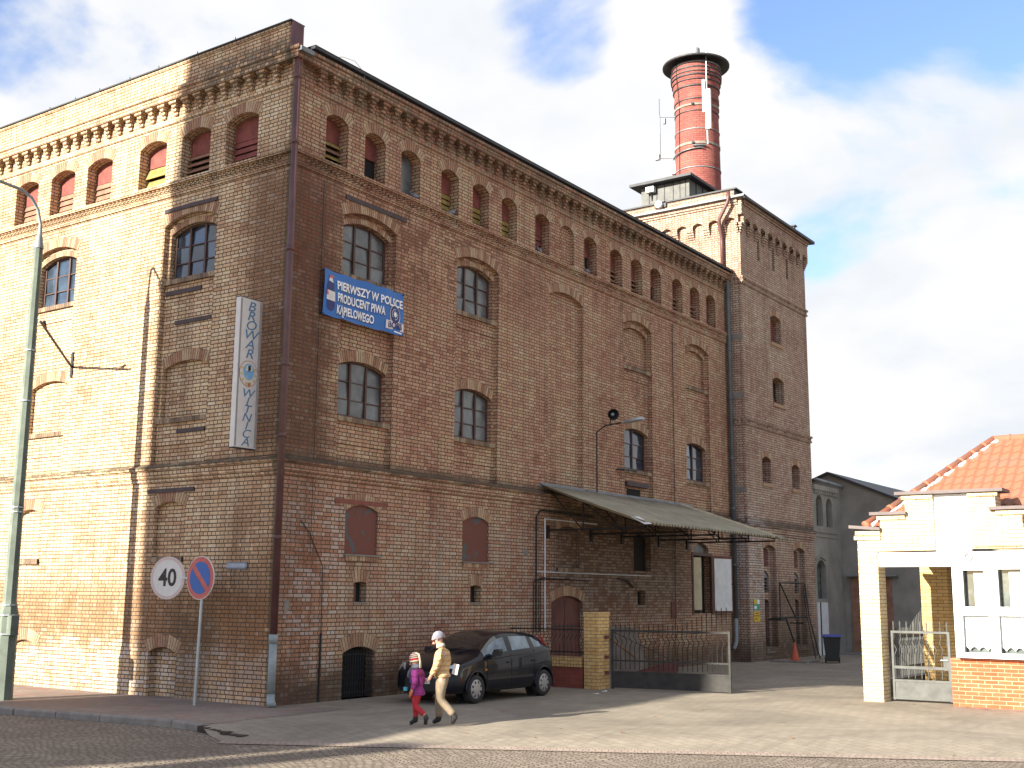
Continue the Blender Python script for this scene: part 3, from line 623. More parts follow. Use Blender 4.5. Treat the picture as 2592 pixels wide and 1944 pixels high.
# attic shutters
def shutter(M, c, w_, style, d=0.27):
    a0, a1 = c - w_ / 2 + 0.01, c + w_ / 2 - 0.01; zs = 12.81
    if style == 'brick':
        return
    zm = 12.42 if style != 'low' else 12.55
    g = MB(); g.prism(arch(a0, a1, 11.80, zs, 0.14), d + 0.05, d + 0.08, M, 0); base = g.build('attic_opening', M_['dark'], brew)
    if style == 'dark':
        g = MB(); g.box((a0, 11.80, d), (a1, 12.9, d + 0.02), 0, M); g.build('glass_pane', M_['frost'], base); return
    g = MB(); g.prism(arch(a0, a1, zm, zs, 0.14), d, d + 0.03, M, 0); g.build('top_board', M_['redboard'], base)
    if style == 'half': return
    n = 4 if style != 'tilt' else 2; mat = {'brown': 'brownboard', 'yellow': 'yelboard', 'tilt': 'yelboard', 'red': 'redboard', 'grey': 'brownboard', 'slat': 'yelboard'}[style]
    h = (zm - 11.82) / n
    for i in range(n):
        z0 = 11.82 + i * h; lean = 0.10 if style in ('tilt', 'grey', 'slat') else 0.03; m_ = mat if not (style == 'slat' and i % 2 == 0) else 'brownboard'
        g = MB(); g.raw([M(a, z, dd) for a in (a0, a1) for z, dd in ((z0 + 0.01, d - lean), (z0 + h * 0.92, d), (z0 + h * 0.92, d + 0.02), (z0 + 0.01, d - lean + 0.02))],
                        [(0, 1, 5, 4), (1, 2, 6, 5), (2, 3, 7, 6), (3, 0, 4, 7), (0, 3, 2, 1), (4, 5, 6, 7)])
        g.build('slat', M_[m_], base)
for c, s_ in zip([a for a, _ in st_att], ['red', 'grey', 'brown', 'tilt', 'brown', 'brown']):
    pass
for (c, w_), s_ in zip(st_att, ['red', 'grey', 'tilt', 'brown', 'brown', 'brown']): shutter(streetM, c, w_, s_)
ys = ['slat', 'half', 'dark', 'yellow', 'yellow', 'yellow', 'red', 'brick', 'half', 'grey', 'grey', 'half', 'grey', 'grey', 'half']
for c, s_ in zip(yard_att, ys): shutter(yardM, c, 0.73, s_, 0.29)
g = MB(); face_holes(g, yardM, arch(11.11 - .365, 11.11 + .365, 11.80, 12.81, 0.15), [], 0.12)
g.build('bricked_up_opening', M_['yard'], brew)
# rusty shutters and grilles of the ground floor
def rustdoor(M, args, d, mat, name, label):
    g = MB(); g.prism(arch(*args), d - 0.02, d - 0.004, M, 0); o = g.build(name, M_[mat], brew); o['label'] = label
    return o
def rust_patch_mat():
    k = NT('peeling_rusty_shutter'); P = k.pos(); n_ = k.noise(P, 2.6, 6, 0.6, 0.5)
    k.lk(k.mix(k.mr(n_, 0.56, 0.585), (0.15, 0.05, 0.033), (0.085, 0.085, 0.08)), k.b.inputs['Base Color']); k.set(k.b.inputs['Roughness'], 0.8); return k.mat
M_['peel'] = rust_patch_mat()
for a in ((2.0, 3.08, 3.09, 4.04, 0.14), (6.25, 7.36, 3.05, 4.03, 0.14)):
    o = rustdoor(yardM, a, 0.06, 'peel', 'window_shutter', 'rusty red steel shutter with grey peeling patch')
    g = MB(); g.box((a[0] - 0.03, a[2] - 0.035, -0.07), (a[1] + 0.12, a[2] - 0.002, 0.06), 0, yardM); g.build('sill', M_['concrete'], o)
    g = MB(); n = 12
    for i in range(n): g.box((a[0] + 0.02 + i * 0.09, a[2] - 0.14, -0.045), (a[0] + 0.095 + i * 0.09, a[2] - 0.037, 0.005), 0, yardM)
    g.build('brick_ledge', M_['vous'], o, uv=False)
g = MB(); g.box((1.64, 4.19, -0.02), (3.37, 4.285, 0.03), 0, yardM); g.build('lintel', M_['redlintel'], brew)
g = MB(); g.box((1.66, 11.09, -0.03), (3.80, 11.19, 0.03), 0, yardM); g.build('lintel', M_['barmetal'], brew)
for a0, a1, z in ((-4.18, -2.37, 11.07), (-4.11, -2.88, 9.07), (-3.76, -2.53, 8.35), (-3.45, -2.51, 5.81), (-4.19, -2.63, 4.47)):
    dd = 0.13 if z in (9.07, 8.35, 5.81) else 0.0
    if z == 9.07: dd = 0.10
    if z == 5.81: dd = 0.105
    g = MB(); g.box((a0, z - 0.045, dd - 0.035), (a1, z + 0.045, dd + 0.03), 0, streetM); g.build('iron_bar', M_['barmetal'], brew)
for a in ((2.34, 2.76, 2.06, 2.46, 0.04), (6.6, 7.04, 2.05, 2.43, 0.04), (15.17, 15.65, 1.97, 2.37, 0.04)):
    g = MB(); g.prism(arch(*a), 0.2, 0.29, yardM, 0); o = g.build('vent_opening', M_['dark'], brew)
    g = MB(); g.box((a[0], a[2], 0.0), (a[0] + 0.2, a[3], 0.02), 0, lambda x, z, d: yardM(x, z, d + 0.12)); g.build('half_shutter', M_['rust'], o)
    g = MB(); g.box((a[0] - 0.01, a[2] - 0.04, -0.03), (a[1] + 0.03, a[2] - 0.002, 0.1), 0, yardM); g.build('sill', M_['concrete'], o)
# cellar grille with wavy bars
a = (2.06, 3.10, 0.0, 0.97, 0.13)
g = MB(); g.prism(arch(*a), 0.26, 0.29, yardM, 0); cg = g.build('cellar_opening', M_['dark'], brew)
g = MB()
for i in range(12):
    x = 2.12 + i * 0.083; g.tube([yardM(x + (0.02 if j % 2 else -0.02) * (0 if j < 4 or j > 12 else 1), 0.03 + 1.0 * j / 16, 0.05) for j in range(17)], 0.009, 5)
for z in (0.12, 0.92): g.box((2.06, z, 0.045), (3.1, z + 0.03, 0.065), 0, yardM)
g.build('iron_grille', M_['iron'], cg)
o = rustdoor(yardM, (10.31, 11.95, 0.0, 2.05, 0.18), 0.12, 'rust', 'arched_steel_door', 'dark red arched steel door')
g = MB(); g.box((10.35, 1.38, 0.09), (11.9, 1.42, 0.102), 0, yardM); g.box((11.12, 0.05, 0.09), (11.14, 2.1, 0.102), 0, yardM); g.build('door_strap', M_['iron'], o)
g = MB(); g.prism(arch(14.95, 16.05, 3.0, 4.02, 0.14), 0.2, 0.24, yardM, 0); o = g.build('dark_window', M_['dark'], brew)  # plain dark panel set in the window opening
g = MB(); g.box((17.36, 1.55, -0.03), (17.72, 2.05, 0.0), 0, yardM); g.build('meter_cabinet', M_['rust'], brew)
g = MB(); g.box((14.5, 5.59, -0.05), (15.9, 5.72, 0.1), 0, lambda x, z, d: yardM(x, z, d + 0.0)); g.build('lintel', M_['barmetal'], brew)
g = MB(); g.box((14.78, 5.27, 0.118), (15.62, 5.585, 0.127), 0, yardM); g.build('vent_opening', M_['dark'], brew)
# plaster patch near the ground behind the gate
g = MB(); g.prism([(11.98, 0.0), (15.8, 0.0), (15.4, 0.7), (14.9, 1.30), (12.0, 1.45)], -0.012, 0.0, yardM, 0); g.build('plaster_patch', plain('dirty_wall_plaster', (0.17, 0.14, 0.115), 0.95, 0, 0.3, 2.5), brew)
for (cy, cz, ry, rz_) in ((0.33, 1.98, 0.10, 0.15), (9.05, 3.35, 0.12, 0.09)):
    g = MB(); n = 11; face_holes(g, yardM, [(cy + ry * random.uniform(.7, 1.1) * math.cos(2 * math.pi * i / n), cz + rz_ * random.uniform(.7, 1.1) * math.sin(2 * math.pi * i / n)) for i in range(n)], [], -0.006); g.build('cement_patch', M_['concrete'], brew)
# loading door with opened leaves
g = MB(); g.box((18.95, 1.70, 0.30), (20.45, 3.66, 0.34), 0, yardM); ld = g.build('loading_door', M_['dark'], brew)
g = MB()
for b in (((18.90, 3.60, -0.03), (20.48, 3.69, 0.06)), ((18.90, 1.66, -0.03), (18.99, 3.6, 0.06)), ((20.39, 1.66, -0.03), (20.48, 3.6, 0.06)), ((19.6, 1.7, 0.05), (19.68, 3.6, 0.12))): g.box(*b, 0, yardM)
g.build('frame', M_['darkwood'], ld)
g = MB(); g.box((19.03, 1.80, -0.02), (19.60, 3.54, 0.03), 0, yardM); lf = g.build('insulated_leaf', M_['ochre'], ld)
g = MB(); g.box((0, 0, 0), (1.12, 0.05, 1.96)); lf2 = g.build('door_leaf', M_['rust'], ld); lf2.location = (0.03, 20.47, 1.68); lf2.rotation_euler = (0, 0, R(78))
g = MB(); g.box((0.08, -0.012, 0.08), (1.04, -0.002, 1.86)); g.build('white_panel', M_['offwhite'], lf2)
g = MB(); g.box((0.0, -0.03, 0.98), (0.10, -0.012, 1.02)); hn = g.build('handle', M_['iron'], lf2); hn.location = (1.02, 0, 0)
g = MB(); g.prism(arch(19.1, 20.2, 3.70, 3.86, 0.18), 0.12, 0.15, yardM, 0); g.build('fanlight', M_['frost'], ld)

# corner downpipe (cranked, standing off on the corner)
dp = MB(); px, pyy = 0.11, -0.10
dp.tube([(px, pyy, 13.85), (px, pyy, 1.25)], 0.075, 14); 
for z in (13.4, 11.9, 9.5, 7.0, 5.5, 3.4): dp.tube([(px, pyy, z), (px, pyy, z - 0.09)], 0.087, 14)
dpo = dp.build('corner_downpipe', M_['pipe'], brew, smooth=True)
g = MB(); g.tube([(px, pyy, 1.42), (px, pyy, 1.25)], 0.092, 14); g.tube([(px, pyy, 1.25), (px, pyy, 0.25)], 0.08, 14); g.tube([(px, pyy, 0.25), (px + .02, pyy - .02, 0.12), (px + 0.10, pyy - 0.06, 0.03)], [0.08, 0.085, 0.09], 14)
g.build('cast_iron_foot', M_['castiron'], dpo, smooth=True)
g = MB(); g.tube([(0.14, 22.02, 13.9), (0.14, 22.02, 13.5), (0.14, 22.04, 1.5)], 0.075, 12)
for z in (13.2, 11.2, 9.4, 7.2, 5.4, 3.4): g.tube([(0.14, 22.03, z), (0.14, 22.03, z - 0.1)], 0.088, 12)
dp2 = g.build('yard_downpipe', M_['pipe_grey'], brew, smooth=True)
g = MB(); g.tube([(0.14, 22.04, 1.75), (0.14, 22.04, 0.75), (0.14, 21.98, 0.62), (0.14, 21.8, 0.45)], 0.07, 12); g.build('pale_pipe_foot', M_['castiron'], dp2, smooth=True)
# thin lightning wire near the corner, wall seams and cables
def cable(name, pts, r, mat, parent=brew): 
    g = MB(); g.tube(pts, r, 6); return g.build(name, M_[mat], parent)
cable('cable', [(0.02, 0.62, 3.75), (0.02, 0.9, 3.5), (0.02, 1.33, 2.8), (0.02, 1.35, 1.4)], 0.008, 'iron')
cable('cable', [(0.02, 1.35, 1.42), (0.02, 1.34, 0.0)], 0.022, 'iron')
cable('lightning_wire', [(0.03, 0.93, 11.3), (0.03, 0.93, 5.2), (0.03, 0.93, 3.0)], 0.007, 'iron')
cable('lightning_wire', [(0.03, 17.7, 11.3), (0.03, 17.7, 5.3), (0.03, 17.6, 0.2)], 0.012, 'iron')
cable('conduit', [(0.03, 9.95, 1.3), (0.03, 9.93, 4.3), (0.03, 12.7, 4.3)], 0.018, 'white')
cable('conduit', [(0.03, 9.5, 2.86), (0.03, 16.0, 2.86)], 0.016, 'offwhite')
cable('black_conduit', [(0.04, 9.5, 1.3), (0.04, 9.5, 4.35), (0.04, 9.7, 4.52), (0.04, 12.5, 4.5)], 0.022, 'iron')
for k_, y_ in enumerate((9.36, 9.62, 9.7)): cable('black_conduit', [(0.05, y_, 1.25), (0.05, y_, 2.6 + .05 * k_), (0.05, 9.9 + 1.2 * k_, 2.72 - .03 * k_)], 0.014, 'iron')
cable('bent_pipe', [(0.04, 13.9, 2.75), (0.06, 14.4, 2.72), (0.06, 14.8, 2.5)], 0.03, 'iron')
cable('loose_wire', [(0.15, 0.95, 14.2), (0.2, 1.2, 14.3), (0.25, 1.55, 14.32), (0.27, 1.85, 14.15), (0.27, 1.9, 13.85)], 0.006, 'zinc')
cable('window_rod', [(0.02, 13.9, 6.03), (0.16, 14.1, 6.03), (0.16, 14.9, 6.05)], 0.025, 'iron')

# ------------------------------------------------------------------ banner, signs, plaque on the building
ban = empty('advertising_banner', 'blue banner with white lettering and round badge hung below the upper corner window', 'banner', (0.10, 0, 0))
def banM(a, z, d): return (-d, a, z)
A0, A1, Z0, Z1 = 0.95, 3.69, 8.235, 9.265
def wob(a, z):
    t = (a - A0) / (A1 - A0); s = (z - Z0) / (Z1 - Z0)
    return 0.018 * math.sin(9 * t + 2 * s) + 0.012 * math.sin(23 * t - 5 * s)
g = MB(); nx, nz = 40, 10
for i in range(nx + 1):
    for j in range(nz + 1):
        t, s_ = i / nx, j / nz; a = A0 + (A1 - A0) * t + 0.02 * math.sin(math.pi * s_) * (1 if t < 0.5 else -1) * abs(2 * t - 1); z = Z0 + (Z1 - Z0) * s_ + 0.012 * math.cos(8 * math.pi * t)
        g.v.append((wob(a, z), a, z))
for i in range(nx):
    for j in range(nz):
        k_ = i * (nz + 1) + j; g.f.append([k_, k_ + nz + 1, k_ + nz + 2, k_ + 1]); g.m.append(0)
g.build('cloth', M_['blue'], ban, smooth=True)
def bM(a, z, d): return (wob(a, z) - d, a, z)
sh = MB(); tx = MB()
for s_, a, z, w_ in (('PIERWSZY W POLSCE', 2.50, 8.975 - 0.0, 2.26), ('PRODUCENT PIWA', 2.17, 8.70, 1.60), ('KĄPIELOWEGO', 1.99, 8.42, 1.26)):
    me = text_mesh(s_, 0.27, 0, 0.0, 0.008); xs = [v.co.x for v in me.vertices]; ww = max(xs) - min(xs); bpy.data.meshes.remove(me); f = w_ / ww
    add_text(sh, s_, 0.27, bM, a + 0.018, z - 0.018, -0.008, f, extrude=0.0, bold=0.010)
    add_text(tx, s_, 0.27, bM, a, z, -0.014, f, extrude=0.0, bold=0.008)
sh.build('lettering_shadow', M_['navy'], ban); tx.build('lettering', M_['white'], ban)
g = MB(); disc(g, bM, 3.34, 8.69, 0.185, -0.010, 0, rz=0.235); g.prism([(3.02, 8.33), (3.66, 8.33), (3.66, 8.53), (3.02, 8.53)], -0.018, -0.014, bM, 0)
disc(g, bM, 3.34, 8.70, 0.165, -0.016, 1, rz=0.21); disc(g, bM, 3.34, 8.70, 0.105, -0.021, 2, rz=0.13); disc(g, bM, 3.34, 8.70, 0.095, -0.024, 1, rz=0.118)
star = [(3.34 + (0.085 if k % 2 == 0 else 0.035) * math.cos(math.pi * k / 8 + math.pi / 2), 8.70 + (0.10 if k % 2 == 0 else 0.042) * math.sin(math.pi * k / 8 + math.pi / 2)) for k in range(16)]
face_holes(g, bM, star, [], -0.032, 2); add_text(g, 'BOSS', 0.21, bM, 3.34, 8.43, -0.020, 1.0, 1, bold=0.004)
g.prism([(3.30, 8.275), (3.58, 8.262), (3.58, 8.295), (3.30, 8.308)], -0.016, -0.012, bM, 2)
g.build('badge', [plain('badge_cream', (0.68, 0.60, 0.58), 0.6), M_['navy'], M_['white']], ban)
g = MB(); bot = [(1.06, 8.45), (1.10, 8.37), (1.20, 8.35), (1.27, 8.40), (1.29, 8.5), (1.28, 8.62), (1.28, 8.78), (1.29, 8.95), (1.26, 9.02), (1.21, 9.06), (1.15, 9.06), (1.09, 9.02), (1.06, 8.95), (1.05, 8.8), (1.06, 8.6)]
face_holes(g, bM, bot, [], -0.008, 0); face_holes(g, bM, [(1.045, 8.60), (1.295, 8.58), (1.295, 8.80), (1.045, 8.82)], [], -0.012, 1); face_holes(g, bM, [(1.045, 8.70), (1.10, 8.70), (1.10, 8.82), (1.045, 8.82)], [], -0.014, 2)
face_holes(g, bM, [(1.10, 9.03), (1.25, 9.0), (1.22, 9.10), (1.12, 9.11)], [], -0.012, 1); face_holes(g, bM, [(1.12, 9.10), (1.20, 9.10), (1.29, 9.13), (1.27, 9.15), (1.20, 9.17), (1.13, 9.16)], [], -0.013, 2); disc(g, bM, 1.18, 8.70, 0.05, -0.014, 3)
g.build('bottle_picture', [M_['navy'], M_['signwhite'], M_['red'], M_['offwhite']], ban)
g = MB()
for a, z in ((A0 + .03, Z1 - .02), (A1 - .03, Z1 - .02), (A0 + .03, Z0 + .03), (A1 - .03, Z0 + .03)): g.box((-0.12, a - 0.012, z - 0.012), (0.01, a + 0.012, z + 0.012))
g.build('tie', M_['iron'], ban)

sg = empty('vertical_sign', 'tall narrow white lightbox sign with slate blue letters beside the corner downpipe', 'sign', (-0.55, -0.505, 6.765), R(90))
# projecting sign: local x runs towards the wall, local -y is the broad face seen from the yard side
SGW, SGH, SGT = 0.61, 3.16, 0.13
g = MB(); g.box((-SGW / 2, 0, -SGH / 2), (SGW / 2, SGT, SGH / 2)); g.build('case', M_['signwhite'], sg)
def sM(a, z, d): return (a, d, z)
g = MB()
for x in (-0.285, -0.262, 0.25, 0.28): g.box((x, -0.006, -SGH / 2 + 0.02), (x + 0.006, 0.001, SGH / 2 - 0.02))
g.box((-SGW / 2 - 0.004, -0.004, -SGH / 2 - 0.02), (SGW / 2 + 0.004, SGT + 0.004, -SGH / 2)); g.box((-SGW / 2 - 0.004, -0.004, SGH / 2), (SGW / 2 + 0.004, SGT + 0.004, SGH / 2 + 0.015))
g.build('edge_trim', M_['barmetal'], sg)
g = MB()
for i, ch_c in enumerate('BROWAR'): add_text(g, ch_c, 0.29, sM, 0.0, 1.41 - i * 0.203, -0.003, 1.3, shear=0.25, extrude=0.002, bold=0.001)
for i, ch_c in enumerate('WITNICA'): add_text(g, ch_c, 0.25, sM, 0.0, -0.44 - i * 0.170, -0.003, 1.3, shear=0.25, extrude=0.002, bold=0.001)
g.build('lettering', M_['lettblue'], sg)
g = MB(); disc(g, sM, 0, -0.02, 0.255, -0.003, 0, rz=0.275); disc(g, sM, 0, -0.02, 0.243, -0.006, 1, rz=0.262); disc(g, sM, 0, 0.02, 0.155, -0.009, 2, rz=0.175); disc(g, sM, 0, 0.02, 0.145, -0.012, 3, rz=0.165)
for k_ in range(8): t = math.pi * (0.84 + 0.188 * k_); disc(g, sM, 0.2 * math.cos(t), -0.02 + 0.22 * math.sin(t), 0.028, -0.010, 4, n=8)
g.prism([(-0.10, 0.03), (0.10, 0.05), (0.08, 0.13), (-0.06, 0.14)], -0.022, -0.016, sM, 1); g.prism([(-0.02, 0.02), (0.05, 0.07), (0.03, 0.16), (-0.03, 0.13)], -0.026, -0.02, sM, 5)
g.prism([(-0.04, -0.21), (0.04, -0.21), (0.045, -0.28), (0, -0.31), (-0.045, -0.28)], -0.014, -0.010, sM, 4); g.prism([(0.0, -0.21), (0.04, -0.21), (0.045, -0.28), (0, -0.31)], -0.018, -0.012, sM, 0)
g.build('emblem', [M_['red'], M_['signwhite'], M_['gold'], M_['skyblue'], M_['gold'], M_['black']], sg)
for z in (0.95, -0.95):
    g = MB(); g.tube([(SGW / 2 - 0.05, 0.06, z), (SGW / 2 + 0.2, 0.06, z)], 0.014, 6); g.build('wall_bracket', M_['zinc'], sg)

pl = MB(); pl.box((-1.46, -0.03, 2.72), (-0.84, -0.004, 2.87)); po = pl.build('street_name_plate', M_['zinc'])
tag(po, 'small grey street name plate high on the shaded corner wall', 'plaque')
g = MB(); g.box((-1.43, -0.036, 2.745), (-0.87, -0.031, 2.85)); q = g.build('enamel_face', plain('faded_enamel', (0.27, 0.30, 0.38), 0.5), po)
g = MB(); add_text(g, 'ul. GORZOWSKA', 0.085, streetM, -1.15, 2.797, -0.037, 1.0, extrude=0.001); g.build('lettering', M_['offwhite'], po)

# wall bracket (old iron sign arm) on the street wall
wb = MB(); wb.box((-7.44, -0.03, 7.42), (-7.36, -0.002, 8.05)); wbo = wb.build('iron_sign_bracket', M_['iron'])
tag(wbo, 'old dark iron bracket arm jutting from the sunlit wall, holding nothing', 'bracket')
g = MB(); g.tube([(-7.4, -0.02, 7.68), (-7.0, -0.5, 7.8), (-5.64, -2.1, 8.2)], [0.03, 0.028, 0.03], 6); g.tube([(-5.95, -1.75, 8.12), (-5.8, -1.9, 8.26)], 0.035, 6); g.build('arm', M_['iron'], wbo)

# yard lamp with horn
lm = empty('wall_floodlight_arm', 'grey wall lamp on a bent pipe arm above the corrugated canopy', 'lamp', (0.10, 12.6, 5.16))
g = MB(); g.tube([(0, 0, 0), (0, 0, 1.85), (0.30, 0.0, 2.02), (0.95, 0, 2.07)], 0.022, 8); g.build('arm', M_['iron'], lm)
g = MB()
secs = [(0.88, 0.05, 2.05), (1.0, 0.10, 2.07), (1.2, 0.12, 2.08), (1.5, 0.11, 2.11), (1.58, 0.05, 2.11)]
for i, (x, r_, z) in enumerate(secs):
    for k_ in range(10):
        t = 2 * math.pi * k_ / 10; g.v.append((x, r_ * 1.2 * math.cos(t), z + (r_ * 0.75 if math.sin(t) > 0 else r_ * 0.35) * math.sin(t)))
for i in range(len(secs) - 1):
    for k_ in range(10): g.f.append([i * 10 + k_, i * 10 + (k_ + 1) % 10, (i + 1) * 10 + (k_ + 1) % 10, (i + 1) * 10 + k_]); g.m.append(0)
g.f.append(list(range(10))); g.m.append(0); g.f.append(list(range(40, 50))); g.m.append(0)
g.build('lamp_head', M_['galv'], lm, smooth=True)
hn = empty('horn_loudspeaker', 'round dark loudspeaker horn on a stalk above the yard lamp arm', 'loudspeaker', (0.62, 12.6, 7.50))
d_ = Vector((0.85, -0.75, -0.25)).normalized(); hn.rotation_euler = d_.to_track_quat('Z', 'Y').to_euler()
g = MB(); g.lathe([(0.03, -0.2), (0.07, -0.2), (0.08, -0.08), (0.10, 0.0), (0.155, 0.06), (0.17, 0.16), (0.162, 0.17), (0.14, 0.06), (0.08, 0.0), (0.0, 0.0)], 20); g.build('bell', M_['iron'], hn, smooth=True)
g = MB(); g.lathe([(0.0, 0.09), (0.05, 0.09), (0.055, 0.0), (0.0, 0.0)], 12); g.build('centre_cone', M_['castiron'], hn, smooth=True)
g = MB(); g.tube([(0, 0, -0.1), (0.02, -0.22, -0.16), (0.02, -0.30, -0.2)], 0.018, 6); g.build('stalk', M_['iron'], hn)

# ------------------------------------------------------------------ canopy over the loading bay
can = empty('loading_canopy', 'sloping corrugated canopy on iron trusses over the loading door', 'canopy', (0, 0, 0))
XA, ZA, XB, ZB = 0.02, 5.20, 3.25, 4.10; yA, yB = 9.72, 18.95
g = MB(); per = 0.19; n = int((yB - yA) / per * 8)
def can_z(x): return ZA + (ZB - ZA) * (x - XA) / (XB - XA)
cols_x = [XA, 1.2, 2.3, XB]
for i in range(n + 1):
    y = yA + (yB - yA) * i / n
    for x in cols_x:
        xe = x
        if x == XB: xe = XB + 0.03 * math.sin(y * 3.1) + (0.12 if y > 18.3 else 0)
        g.v.append((xe, y, can_z(xe) + 0.038 * math.sin(2 * math.pi * y / per) - (0.02 if 1.0 < x < 3 else 0)))
for i in range(n):
    for j in range(3): b = i * 4 + j; g.f.append([b, b + 4, b + 5, b + 1]); g.m.append(0)
nb = len(g.v)
cs_ = g.build('corrugated_sheet', M_['fibre'], can, smooth=True)
md = cs_.modifiers.new('thickness', 'SOLIDIFY'); md.thickness = 0.012
g = MB(); 
for y0, y1 in ((9.72, 12.0), (12.15, 16.3), (16.35, 18.92)): g.box((0.005, y0, 5.14), (0.03, y1, 5.29)); g.raw([(0.03, y0, 5.25), (0.16, y0, 5.19), (0.16, y1, 5.19), (0.03, y1, 5.25)], [(0, 1, 2, 3)])
g.build('flashing', M_['zinc'], can)
g = MB(); g.raw([(2.85, 9.68, 4.26), (3.3, 9.60, 4.05), (3.32, 9.95, 4.08), (2.95, 9.9, 4.28)], [(0, 1, 2, 3)]); g.build('bent_sheet_corner', M_['offwhite'], can)
g = MB(); g.tube([(XA + 0.1, 18.0, 5.2), (XB + 0.02, 18.0, 4.13)], 0.065, 8); g.build('ridge_roll', M_['ochre'], can)
for y in (10.1, 12.41, 14.21, 16.59, 18.59):
    g = MB(); g.tube([(-0.02, y, 4.0), (3.1, y, 4.0)], 0.025, 6); g.tube([(0.0, y, 5.13), (3.1, y, 4.06)], 0.025, 6)
    g.tube([(0.12, y, 5.05), (1.1, y, 4.02)], 0.018, 6); g.tube([(1.15, y, 4.0), (1.15, y, 4.77)], 0.025, 6); g.tube([(1.2, y, 4.70), (2.15, y, 4.02)], 0.018, 6); g.tube([(2.2, y, 4.0), (2.2, y, 4.42)], 0.02, 6)
    tr = g.build('truss', M_['iron'], can)
    g = MB(); g.box((-0.01, y - 0.06, 3.78), (0.05, y + 0.06, 4.12)); g.build('wall_plate', M_['iron'], tr)
for x in (1.15, 2.2, 3.05):
    g = MB(); z = can_z(x) - 0.06; g.box((x - 0.03, yA + 0.1, z - 0.03), (x + 0.03, yB - 0.1, z + 0.02)); g.build('purlin', M_['darkwood'], can)

# ------------------------------------------------------------------ tower
tow = empty('brewery_tower', 'square brick tower with corbelled top behind the long brick building', 'tower', (0, 0, 0))
TY0, TY1, TXL = 22.2, 28.65, -6.0
t1 = MB(); t2 = MB(); tv = MB()
hs = []; 
def topen(mb, M, args, d, ring=0.2, fill=True, sillh=True):
    P_ = arch(*args); reveal(mb, M, P_, 0, d)
    if fill: face_holes(mb, M, P_, [], d)
    if ring:
        g_ = MB(); voussoirs(g_, M, args[0], args[1], args[3], max(args[4], 0.05), ring, 0, wd=0.07); g_.build('window_arch', [M_['vous'], M_['mortar']], tow, uv=False)
    return P_
towins = [((24.83, 25.93, 11.92, 12.88, 0.13), 'redboard'), ((24.90, 26.02, 9.55, 10.45, 0.13), 'darkopen'), ((23.66, 24.5, 6.40, 7.26, 0.13), 'redboard'), ((26.53, 27.37, 6.40, 7.22, 0.13), 'redboard')]
for args, _m in towins: hs.append(topen(t1, towerSideM, args, 0.38, 0.22))
bands_t = [(23.53, 24.70), (26.45, 27.62)]
inner_t = []
for a0, a1 in bands_t:
    B = arch(a0, a1, 0.25, 3.98, 0.15); hs.append(B); reveal(t1, towerSideM, B, 0, 0.20); g_ = MB(); voussoirs(g_, towerSideM, a0, a1, 3.98, 0.15, 0.22, 0, wd=0.07); g_.build('recess_arch', [M_['vous'], M_['mortar']], tow, uv=False)
    P1 = arch(a0 + 0.1, a1 - 0.25, 3.36, 3.92, 0.12); P2 = arch(a0 + 0.08, a1 - 0.25, 2.42, 3.02, 0.18); P3 = arch(a0 + 0.1, a1 - 0.3, 0.48, 2.08, 0.1)
    face_holes(t1, towerSideM, B, [P1, P2, P3], 0.20)
    for q in (P1, P2, P3): reveal(t1, towerSideM, q, 0.2, 0.35)
    inner_t.append((a0, a1, P1, P2, P3))
slits = [(23.78, 24.0, 14.88, 16.18), (25.22, 25.46, 14.80, 16.15), (26.62, 26.86, 14.80, 16.12)]
for a0, a1, z0, z1 in slits: q = [(a0, z0), (a1, z0), (a1, z1 - 0.25), (a0, z1 - 0.25)]; hs.append(q); reveal(t1, towerSideM, q, 0, 0.25)
face_holes(t1, towerSideM, [(TY0, -0.3), (TY1, -0.3), (TY1, 16.3), (TY0, 16.3)], hs, 0)
face_holes(t2, towerFrontM, [(TXL, -0.3), (0.6, -0.3), (0.6, 16.3), (TXL, 16.3)], [], 0)
t2.quad([(TXL, TY0, 5), (TXL, TY1, 5), (TXL, TY1, 17), (TXL, TY0, 17)]); t2.quad([(TXL, TY1, -0.3), (0.6, TY1, -0.3), (0.6, TY1, 17), (TXL, TY1, 17)])
